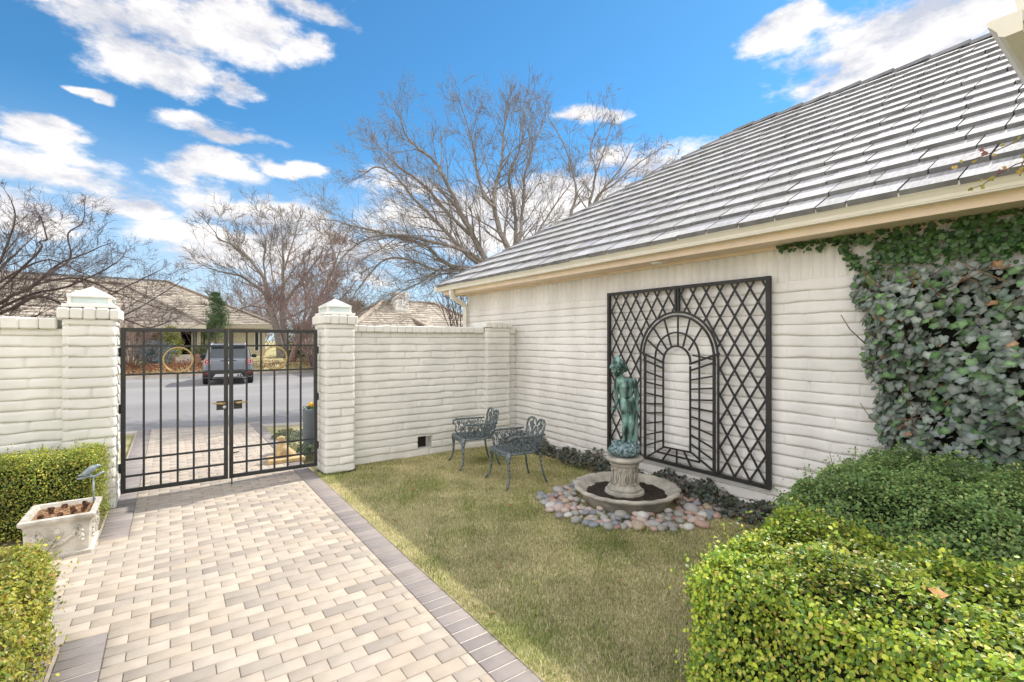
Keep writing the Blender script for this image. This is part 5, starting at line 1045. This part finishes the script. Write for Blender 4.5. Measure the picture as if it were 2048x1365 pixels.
# across the street
b4 = at(566, 738, 31); b4.z = .7; t = thing('bare_tree', 'many limbed bare tree in the yard across the street, left of the right gate pillar', 'tree', b4)
w = Wood(47); w.curve([at(563, 736, 31), at(560, 690, 31), at(552, 654, 31), at(540, 614, 31)], [.28, .24, .21, .18], 8); w.curve([at(574, 738, 31.2), at(570, 684, 31.3), at(566, 640, 31.3), at(565, 600, 31.3)], [.24, .21, .19, .17], 8); part('trunk', w.m.me('trunk', m_bark, True), t); w = Wood(48)
for tr_, r0, dt in [([(540, 614), (532, 569), (519, 544), (494, 514), (465, 490), (440, 480), (428, 462)], .15, -1), ([(565, 600), (566, 554), (566, 490), (562, 450)], .15, 0), ([(566, 545), (584, 492), (594, 455)], .08, 1), ([(538, 600), (514, 574), (480, 552), (440, 544), (408, 532)], .12, -1.5), ([(536, 580), (527, 530), (532, 490), (524, 462)], .08, 1.5), ([(567, 620), (580, 592), (609, 554), (634, 520), (650, 490)], .14, 1), ([(545, 620), (500, 612), (470, 625), (448, 622)], .07, 0), ([(568, 640), (610, 620), (640, 600), (652, 570)], .09, 1.5), ([(560, 600), (545, 550), (540, 500), (548, 460)], .07, 2)]: w.limb(limb_px(rg, tr_, 31, dt), r0, .025, 3, .75, 2.3, .25, .75, .011, .2, 6, (3, 5))
part('crown', w.m.me('crown', m_bark, True), t)
b5 = at(585, 730, 29.5); b5.z = .7; t = thing('bare_tree', 'leaning pinkish bare tree in the yard across the street, beside the many limbed one', 'tree', b5)
w = Wood(49); w.curve([at(582, 733, 29.5), at(590, 700, 29.5), at(606, 665, 29.3), at(625, 630, 29)], [.24, .20, .18, .15], 8); part('trunk', w.m.me('trunk', m_barkp, True), t); w = Wood(50)
for tr_, r0, dt in [([(625, 630), (646, 584), (664, 544), (680, 500)], .13, -.5), ([(606, 665), (612, 600), (606, 560), (612, 520)], .10, .8), ([(612, 655), (650, 625), (690, 590), (715, 560)], .08, -1), ([(600, 675), (580, 630), (560, 600), (545, 590)], .07, -1), ([(625, 630), (628, 590), (640, 560)], .07, 1), ([(600, 680), (620, 670), (650, 660), (680, 640)], .06, 0)]: w.limb(limb_px(rg, tr_, 29.5, dt), r0, .02, 3, .55, 2.0, .3, .7, .011, .15, 6, (3, 6))
part('crown', w.m.me('crown', m_barkp, True), t)
def shrub(px, py, T, wd, ht, lab, mat, seed, stems=16, cat='shrub', minr=.008):
    b = at(px, py, T); b.z = max(0, b.z) if b.z < .3 else b.z; t = thing('bare_shrub', lab, cat, b); w = Wood(seed)
    for i in range(stems):
        a = w.rng.uniform(0, 6.283); s = w.rng.uniform(.1, .9); w.twig(b + Vector((math.cos(a) * .15, math.sin(a) * .15, 0)), Vector((math.cos(a) * s * wd, math.sin(a) * s * wd, ht)), ht * w.rng.uniform(.7, 1.05), .028, 3, .15, .7, .14, 4, (3, 4), .6, minr)
    part('branches', w.m.me('shrub', mat, True), t); return t
shrub(628, 735, 27, 1.5, 3.4, 'dense pinkish bare shrub across the street, just left of the right gate pillar', m_barkp, 60, 26)
shrub(520, 700, 44, 5, 5.5, 'hazy pinkish bare thicket behind the house across the street', m_barkp, 61, 30, 'thicket', .016)
shrub(920, 700, 24, 2.4, 4.6, 'bare twiggy shrub beyond the garden wall, by the downspout', m_barkd, 62, 22)
shrub(262, 735, 24, 1.8, 2.2, 'bare brown shrub across the street behind the left gate leaf', m_barkp, 63, 20)
k = 0
for px_, T, ht, lab in ((408, 62, 7.5, 'pale distant bare tree behind the left house roof, leftmost of the row'), (470, 66, 7.2, 'pale distant bare tree rising behind the young pine'), (650, 60, 8.5, 'pale distant bare tree behind the leaning pinkish tree'), (700, 64, 9.5, 'pale distant bare tree above the right gate pillar lamp'), (590, 70, 10.5, 'tallest pale distant bare tree behind the many limbed tree'), (-20, 40, 10.0, 'distant bare tree at the far left edge, behind the dark twiggy tree'), (120, 55, 8, 'pale distant bare tree behind the left garden wall')):
    b = at(px_, 690, T); b.z = 0; t = thing('bare_tree', lab, 'tree', b, 'distant bare trees behind the houses'); w = Wood(70 + k); k += 1
    w.twig(b, Vector((0, 0, 1)), ht * .55, .20, 4, .5, .62, .08, 5, (4, 6), .62, .02); part('crown', w.m.me('crown', m_barkp if k % 2 else m_bark, True), t)
def needle_tree(px, py, T, ht, wd, lab, pal, seed, n=2600, name='pine_tree', leaf=(.10, .2), thin=.35, bare=.25, dome=False):
    rng = np.random.default_rng(seed); b = at(px, py, T); t = thing(name, lab, 'tree' if ht > 2 else 'shrub', b); rr = random.Random(seed); m = MB(); m.tube([b, b + Vector((.02, 0, ht * .5)), b + Vector((0, 0, ht))], [wd * .06 + .02, wd * .04 + .01, .008], 6); P = []; Nn = []
    L_ = 9 if ht > 2 else 6
    for k in range(L_):
        f = bare + (1 - bare) * (k + .3) / L_; wr = wd * ((1 - f) * 1.15 + .12) if not dome else wd * math.sqrt(max(.05, 1 - f * f)) * rr.uniform(.8, 1.1)
        for j in range(rr.randint(5, 7)):
            a = rr.uniform(0, 6.283); d = Vector((math.cos(a), math.sin(a), .25 + .3 * f)); q = b + Vector((0, 0, f * ht)); e = q + d * wr * rr.uniform(.6, 1.1); m.tube([q, q.lerp(e, .5) - Vector((0, 0, .02 * wr)), e], [.016, .011, .006], 4)
            for c in range(3):
                v = q.lerp(e, .35 + .3 * c + rr.uniform(0, .1)); nn = int(n / L_ / 18); P.append(np.array(v) + rng.normal(0, wr * .13 + .03, (nn, 3))); Nn.append(np.tile((d.x * .5, d.y * .5, .7), (nn, 1)))
    part('trunk', m.me('ntrunk', m_bark, True), t); P = np.concatenate(P); n = len(P)
    V, F, c = scatter(P, np.concatenate(Nn), rng.uniform(*leaf, n), BOXLEAF * np.array([thin, .8, 1]), BOXF, rng, tiltj=.7, col=jitter_cols(rng, n, pal, [1] * len(pal), .3)); part('crown', mesh('needles', V, F, m_leafm, col=c), t); return t
needle_tree(432, 722, 30, 4.3, 1.15, 'young green pine in front of the house across the street, behind the parked car', [(.17, .27, .12), (.22, .32, .14), (.12, .21, .10)], 80, 11000, leaf=(.09, .17), bare=.30)
needle_tree(342, 722, 26.4, 1.85, .55, 'yellow green conifer beside the dark entry across the street', [(.34, .36, .08), (.25, .30, .07), (.42, .40, .13)], 81, 8000, 'conifer_shrub', (.07, .13), .5, .12, True)
needle_tree(304, 731, 24.6, .95, .95, 'low spreading blue spruce in the bed across the street', [(.20, .28, .29), (.14, .21, .22), (.26, .34, .35)], 82, 9000, 'spruce_shrub', (.06, .12), .5, .05, True)
needle_tree(612, 726, 33, 2.3, 1.6, 'dark green evergreen bush across the street beside the right gate post', [(.07, .11, .035), (.11, .15, .04), (.17, .19, .06)], 83, 7000, 'evergreen_shrub', (.10, .19), .5, .06, True)
needle_tree(405, 722, 27.8, .8, .9, 'small green bush beside the entry steps across the street', [(.10, .15, .05), (.15, .19, .06)], 84, 1100, 'evergreen_shrub', (.08, .15), .5, .06, True)
needle_tree(718, 700, 48, 4.6, 2.6, 'olive green evergreen behind the right gate pillar lamp', [(.13, .12, .05), (.17, .15, .07), (.09, .10, .04)], 85, 3600, 'evergreen_tree', (.16, .30), .5, .1, True)
def far_wood():
    rng = np.random.default_rng(95); n = 26000; a = rng.uniform(-.45, 1.05, n); r = rng.uniform(78, 100, n); h = (4.5 + 2.2 * np.sin(a * 17) + 1.4 * np.sin(a * 41 + 1)) * rng.random(n) ** .7
    V, F, c = scatter(np.c_[r * np.sin(a), r * np.cos(a), h], np.tile((0, -1, .3), (n, 1)), rng.uniform(.25, .8, n), BOXLEAF * np.array([.16, 1.1, 1]), BOXF, rng, tiltj=.6, up=(0, 0, 1.), col=jitter_cols(rng, n, [(.26, .20, .17), (.21, .17, .14), (.15, .15, .08), (.30, .24, .20)], [4, 3, 1, 2], .3))
    tag(struct('distant_woods', mesh('woods', V, F, m_grass, col=c), 'stuff'), 'hazy brown belt of bare woods beyond the houses', 'woods')
far_wood()
def bed():
    rng = np.random.default_rng(90); n = 9000; px = np.interp(rng.random(n), [0, 1], [235, 560]); x = rng.uniform(-2.2, 8.5, n); dy = rng.random(n); yk = np.interp(x, [p[0] for p in farp], [p[1] for p in farp]) + .5; y = yk + dy * 1.7
    h = .34 * (1 - .3 * np.abs(dy - .5)) * (.6 + .4 * np.sin(x * 2.3) ** 2); keep = (x < 3.2) | (rng.random(n) < .28); x, y, dy, h = x[keep], y[keep], dy[keep], h[keep]; n = len(x)
    z = np.interp(y - yk[keep], [0, 1.6, 4], [.10, .42, .62]) + rng.random(n) * h; V, F, c = scatter(np.c_[x, y, z], np.tile((0, -.5, .8), (n, 1)), rng.uniform(.05, .11, n), BOXLEAF * np.array([.7, 1, 1]), BOXF, rng, tiltj=.7, col=jitter_cols(rng, n, [(.28, .105, .06), (.36, .17, .09), (.20, .08, .06), (.33, .24, .13), (.16, .13, .06)], [4, 3, 3, 2, 1.2], .3))
    tag(struct('ground_cover', mesh('bed', V, F, m_grass, col=c), 'stuff'), 'reddish brown winter ground cover on the bank across the street', 'ground cover')
bed()
b_ = on_y(536, 720, 35.6); m = MB()
for k in range(-3, 4):
    for s in (1, -1):
        a = (b_.x + k * .13 - .30 * s, b_.z - .55); m.beam((a[0], 35.6 + .01 * s, a[1]), (a[0] + .60 * s, 35.6 + .01 * s, a[1] + .75), .025, .012, (0, 1, 0))
m.box((b_.x - .5, 35.57, b_.z - .60), (b_.x + .5, 35.63, b_.z - .55)); solo('lattice_panel', m.me('lat', m_white), 'white diagonal lattice panel against the house across the street', 'lattice')

# ------------------------------------------------------------------ houses beyond
def hip_roof(m, cols, x0, x1, y0, y1, z, pitch, rows, seed, ridge_w=None):
    """hipped shingle roof in real courses; ridge along x"""
    rng = random.Random(seed); hd = (y1 - y0) / 2; 
    for r in range(rows):
        f0, f1 = r / rows, (r + 1.12) / rows; f1 = min(f1, 1)
        def rg_(f, up): d = hd * f; zz = z + d * pitch + up; return [(x0 + d, y0 + d, zz), (x1 - d, y0 + d, zz), (x1 - d, y1 - d, zz), (x0 + d, y1 - d, zz)]
        A, B = rg_(f0, .06), rg_(f1, .01); A0 = rg_(f0, 0)
        for s in range(4):
            a, b, c, d = A[s], A[(s + 1) % 4], B[(s + 1) % 4], B[s]; n = max(1, int(math.dist(a, b) / .9))
            for i in range(n):
                t0, t1 = i / n, (i + 1) / n; L2 = lambda p, q, t: tuple(u + (v - u) * t for u, v in zip(p, q)); j = rng.uniform(.8, 1.15); off = rng.uniform(-.015, .02)
                q = [L2(a, b, t0), L2(a, b, t1), L2(d, c, t1), L2(d, c, t0), L2(A0[s], A0[(s + 1) % 4], t0), L2(A0[s], A0[(s + 1) % 4], t1)]; q[0] = (*q[0][:2], q[0][2] + off); q[1] = (*q[1][:2], q[1][2] + off)
                m.add(q, [(0, 1, 2, 3), (4, 5, 1, 0)]); cols.extend([tuple(ch_ * j for ch_ in (.44, .385, .315))] * 6)
def hips(x0, x1, y0, y1, z, pitch):
    hd = (y1 - y0) / 2; p = [(x0, y0, z), (x1, y0, z), (x1, y1, z), (x0, y1, z)]; a, b = (x0 + hd, y0 + hd, z + hd * pitch), (x1 - hd, y0 + hd, z + hd * pitch); return [(p[0], a), (p[3], a), (p[1], b), (p[2], b), (a, b)]
m_hip = M('hip_shingle', (.27, .23, .185), .9, var=.2, scale=6)
YA = 37.0; xa = on_y(548, 651, YA).x; za = on_y(470, 650, YA).z
hA = thing('house', 'tan shingle roofed house across the street behind the gate', 'house', (0, YA, .7)); ap = on_y(335, 566, YA + 6.2); pitch = (ap.z - za) / 6.2
m = MB(); cols = []; hip_roof(m, cols, -18, xa + .1, YA - .5, YA + 11.9, za, pitch, 26, 1); part('roof', m.me('roofA', m_shing, col=np.array(cols)), hA)
rf = hA.children[-1]; m = MB()
for a, b in hips(-18, xa + .1, YA - .5, YA + 11.9, za, pitch): a = Vector(a); b = Vector(b); m.beam(a + Vector((0, 0, .08)), b + Vector((0, 0, .08)), .28, .08)
part('ridge_cap', m.me('capA', m_hip), rf)
xw = on_y(411, 650, 33.2).x; zw = on_y(411, 651, 33.2).z; m = MB(); cols = []; hip_roof(m, cols, -13, xw, 33.2, 41.2, zw, on_y(315, 604, 36.6).z / 1 * 0 + .62, 14, 2); part('porch_roof', m.me('roofA2', m_shing, col=np.array(cols)), hA); rf = hA.children[-1]; m = MB()
for a, b in hips(-13, xw, 33.2, 41.2, zw, .62): a = Vector(a); b = Vector(b); m.beam(a + Vector((0, 0, .07)), b + Vector((0, 0, .07)), .25, .08)
part('ridge_cap', m.me('capA2', m_hip), rf)
x_e0, x_e1 = on_y(362, 690, YA).x, on_y(384, 690, YA).x
m = MB(); m.box((-17.4, YA + .3, .5), (x_e0, YA + 11, za - .12)); m.box((x_e1, YA + .3, .5), (xa - .5, YA + 11, za - .12)); m.box((x_e0, YA + 1.6, .5), (x_e1, YA + 11, za - .12)); m.box((-12.4, 34.0, .5), (x_e0 - 2.2, 37.2, zw - .12)); part('wall', m.me('wallA', m_cream), hA)
part('fascia', MB().box((-18, YA - .52, za - .24), (xa + .1, YA - .44, za + .02)).box((-13, 33.16, zw - .22), (xw, 33.24, zw + .02)).box((xw - .04, 33.24, zw - .22), (xw + .04, 37, zw + .02)).box((-17.9, YA - .44, za - .26), (xa, YA + .3, za - .22)).me('fasA', m_cream), hA)
part('entry_shade_panel', MB().box((x_e0 + .02, YA + 1.5, .8), (x_e1 - .02, YA + 1.58, za - .3)).me('entryA', m_opening_shade), hA)  # near-black panel painted as the shade of the entry recess
for px_ in (388, 396): c_ = on_y(px_, 690, 34.6); part('porch_post', MB().box((c_.x - .13, 34.5, .7), (c_.x + .13, 34.76, zw - .1)).me('post', m_cream), hA)
for px0, px1 in ((404, 412), (508, 518)):
    a, b = on_y(px0, 690, YA + .3).x, on_y(px1, 690, YA + .3).x; q = part('window', MB().box((a, YA + .2, 1.0), (b, YA + .296, 2.55)).me('win', m_white), hA); part('pane', MB().box((a + .06, YA + .19, 1.06), (b - .06, YA + .198, 2.49)).me('pane', m_carg), q)
sx0, sx1 = on_y(351, 712, 31.2).x, on_y(386, 712, 31.2).x; m = MB()
for i in range(4): m.box((sx0, 30.9 + i * .40, .35), (sx1, 30.9 + (i + 1) * .40 + .02, .60 + i * .12))
solo('entry_steps', m.me('steps', m_conc), 'pale stone steps up to the dark entry across the street', 'steps')
m = MB(); m.box((on_y(336, 712, 31).x, 30.9, .35), (sx0 - .02, 31.4, .98), .02); solo('step_pier', m.me('pierL', M('brown_stone', (.30, .20, .13), .9, var=.2)), 'brown stone block left of the entry steps across the street', 'pier')
m = MB(); m.box((sx1 + .02, 30.9, .35), (on_y(402, 712, 31).x, 31.4, .98), .02); solo('step_pier', m.me('pierR', M('red_stone', (.30, .17, .12), .9, var=.2)), 'reddish stone block right of the entry steps, beside the parked car', 'pier')
YB = 26.; ra0, rb0 = on_y(768, 603, YB + 4), on_y(868, 603, YB + 4); hB = thing('house', 'brown shingle roofed house with a white chimney beyond the garden wall', 'house', ((ra0.x + rb0.x) / 2, YB + 4, 0))
zB = ra0.z; e0 = YB - .5; hd = 4.5; pB = .62; ze = zB - hd * pB
m = MB(); cols = []; hip_roof(m, cols, ra0.x - hd, rb0.x + hd, e0, e0 + 2 * hd, ze, pB, 20, 5); part('roof', m.me('roofB', m_shing, col=np.array(cols)), hB); rf = hB.children[-1]; m = MB(); m_lcap = M('pale_ridge', (.52, .45, .36), .9, var=.2)
for a, b in hips(ra0.x - hd, rb0.x + hd, e0, e0 + 2 * hd, ze, pB): a = Vector(a); b = Vector(b); m.beam(a + Vector((0, 0, .08)), b + Vector((0, 0, .08)), .26, .09)
part('ridge_cap', m.me('capB', m_lcap), rf)
for i, (xo, sz_) in enumerate(((1.2, 2.6), (4.4, 3.4))):
    m = MB(); cols = []; gx = ra0.x - 1.6 + xo; hip_roof(m, cols, gx, gx + sz_, e0 - 1.2, e0 + 2.6, ze + .1, .75, 9, 20 + i); part('dormer_roof', m.me('dorm', m_shing, col=np.array(cols)), hB); rf = hB.children[-1]; m = MB()
    for a, b in hips(gx, gx + sz_, e0 - 1.2, e0 + 2.6, ze + .1, .75)[:4]: m.beam(Vector(a) + Vector((0, 0, .07)), Vector(b) + Vector((0, 0, .07)), .2, .08)
    part('ridge_cap', m.me('capB2', m_lcap), rf)
c0, c1 = on_y(788, 600, YB + 3.2), on_y(814, 586, YB + 3.2); m = MB(); m.box((c0.x, YB + 2.9, ze), (c1.x, YB + 3.8, c1.z)); m.box((c0.x - .05, YB + 2.85, c1.z - .16), (c1.x + .05, YB + 3.85, c1.z - .04)); part('chimney', m.me('chimney', m_white), hB)
part('wall', MB().box((ra0.x - hd + .6, e0 + .6, 0), (rb0.x + hd - .6, e0 + 2 * hd - .6, ze - .02)).me('wallB', m_cream), hB)
part('fascia', MB().box((ra0.x - hd, e0 - .04, ze - .22), (rb0.x + hd, e0 + .02, ze)).me('fasB', m_cream), hB)

# ------------------------------------------------------------------ parked car, seen from behind
def car():
    t = thing('parked_car', 'grey compact SUV parked across the street, seen from behind through the gate', 'car', (0, 0, 0)); 
    # local frame: heading +y, rear bumper at y=0, centre x=0
    def sec(y, hw, zl, zm, zh, hwt, r=.06): return [(-hw * .94, y, zl), (hw * .94, y, zl), (hw, y, zl + .12), (hw, y, zm), (hw * .985, y, zm + .10), (hwt, y, zh - r), (hwt - r, y, zh), (-hwt + r, y, zh), (-hwt, y, zh - r), (-hw * .985, y, zm + .10), (-hw, y, zm), (-hw, y, zl + .12)]
    S_ = [sec(.02, .78, .42, .78, 1.02, .70), sec(.10, .87, .30, .80, 1.06, .78), sec(.35, .895, .26, .84, 1.08, .82), sec(1.0, .90, .26, .85, 1.08, .82), sec(2.6, .90, .26, .85, 1.06, .82), sec(3.2, .895, .26, .82, 1.02, .80), sec(3.95, .87, .28, .76, .96, .76), sec(4.2, .76, .36, .66, .86, .64)]
    part('body', MB().loft(S_).me('carbody', m_carp, True), t); bevel(t.children[-1], .02)
    def gh(y, hw0, hw1, z0, z1): return [(-hw0, y, z0), (hw0, y, z0), (hw1, y, z1), (hw1 - .08, y, z1 + .045), (-hw1 + .08, y, z1 + .045), (-hw1, y, z1)]
    G_ = [[(-.80, .08, 1.03), (.80, .08, 1.03), (.69, .32, 1.55), (.60, .36, 1.60), (-.60, .36, 1.60), (-.69, .32, 1.55)], gh(.7, .82, .70, 1.04, 1.60), gh(1.8, .82, .70, 1.04, 1.62), gh(2.5, .82, .67, 1.03, 1.58), [(-.80, 3.25, 1.01), (.80, 3.25, 1.01), (.70, 3.0, 1.12), (.6, 2.95, 1.14), (-.6, 2.95, 1.14), (-.70, 3.0, 1.12)]]
    part('cabin', MB().loft(G_).me('cabin', m_carp, True), t); bevel(t.children[-1], .02)
    m = MB(); m.loft([[(-.66, .105, 1.10), (.66, .105, 1.10), (.60, .285, 1.50), (-.60, .285, 1.50)], [(-.66, .085, 1.10), (.66, .085, 1.10), (.60, .265, 1.50), (-.60, .265, 1.50)]]); part('rear_window', m.me('rw', m_carg), t)
    for s in (-1, 1): m = MB(); m.loft([[(s * .815, .50, 1.10), (s * .815, 2.75, 1.08), (s * .705, 2.45, 1.50), (s * .715, .62, 1.50)], [(s * .835, .50, 1.10), (s * .835, 2.75, 1.08), (s * .725, 2.45, 1.50), (s * .735, .62, 1.50)]]); part('side_window', m.me('sw', m_carg), t)
    m = MB(); m.box((-.62, .16, 1.545), (.62, .38, 1.575), .008); part('spoiler', m.me('spoil', m_carp), t)
    m = MB(); m.box((-.885, -.045, .335), (.885, .14, .60), .05); part('bumper', m.me('bump', m_carb), t); bp = t.children[-1]
    m = MB(); m.loft([[(-.52, -.055, .335), (.52, -.055, .335), (.44, -.06, .45), (-.44, -.06, .45)], [(-.52, -.03, .335), (.52, -.03, .335), (.44, -.03, .45), (-.44, -.03, .45)]]); part('skid_plate', m.me('skid', m_silver), bp)
    m = MB(); m.tube([(.34, -.07, .385), (.34, .10, .385)], .035, 12); m.tube([(.43, -.07, .385), (.43, .10, .385)], .035, 12); part('exhaust', m.me('exh', m_carb, True), t)
    for s in (-1, 1):
        m = MB(); m.box((s * .60, -.012, .83), (s * .84, .10, 1.045), .03); tl = part('taillight', m.me('tl', m_red), t); m = MB()
        for q in (((.612, .845), (.828, .865)), ((.612, 1.010), (.828, 1.03)), ((.612, .865), (.63, 1.01)), ((.81, .865), (.828, 1.01))): m.box((s * q[0][0], -.024, q[0][1]), (s * q[1][0], -.013, q[1][1]))
        m.beam((s * .67, -.018, .895), (s * .77, -.018, .985), .02, .01, (0, 1, 0)); m.beam((s * .77, -.018, .895), (s * .67, -.018, .985), .02, .01, (0, 1, 0)); part('lens_mark', m.me('lens', M('pale_red_lens', (.75, .55, .55), .3, var=.05)), tl)
        m = MB(); m.box((s * .66, -.058, .455), (s * .80, -.044, .535), .006); part('reflector', m.me('refl', m_red), t)
        m = MB(); m.box((s * .90, 2.35, 1.02), (s * 1.10, 2.50, 1.18), .04); m.box((s * .82, 2.40, 1.06), (s * .91, 2.46, 1.10)); part('mirror', m.me('mir', m_carb), t)
        m = MB(); m.tube([(s * .60, .55, 1.61), (s * .60, .65, 1.675), (s * .59, 1.4, 1.685), (s * .58, 2.2, 1.665), (s * .58, 2.3, 1.62)], .018, 6); part('roof_rail', m.me('rail', m_silver, True), t)
        for y in (.72, 3.28):
            m = MB(); prof = [(.20, -.11), (.32, -.115), (.345, -.09), (.345, .09), (.32, .115), (.20, .11)]
            m.loft([[(s * .79 + w_, y + r * math.cos(a), .345 + r * math.sin(a)) for a in [2 * math.pi * j / 28 for j in range(28)]] for r, w_ in prof]); wh = part('wheel', m.me('tyre', m_carb, True), t); m = MB(); m.tube([(s * .80, y, .345), (s * .895, y, .345)], .19, 20); part('rim', m.me('rim', m_silver), wh)
    m = MB(); m.box((-.155, -.012, .845), (.155, .025, .945), .003); part('licence_plate', m.me('plate', m_white), t)
    m = MB(); m.box((-.28, -.004, .965), (.28, .04, .995), .006); part('trim_strip', m.me('trim', m_carb), t)
    return t
cr = car(); cr.location = (1.93, 22.55, -.05); cr.rotation_euler = (0, 0, R(-5.5))
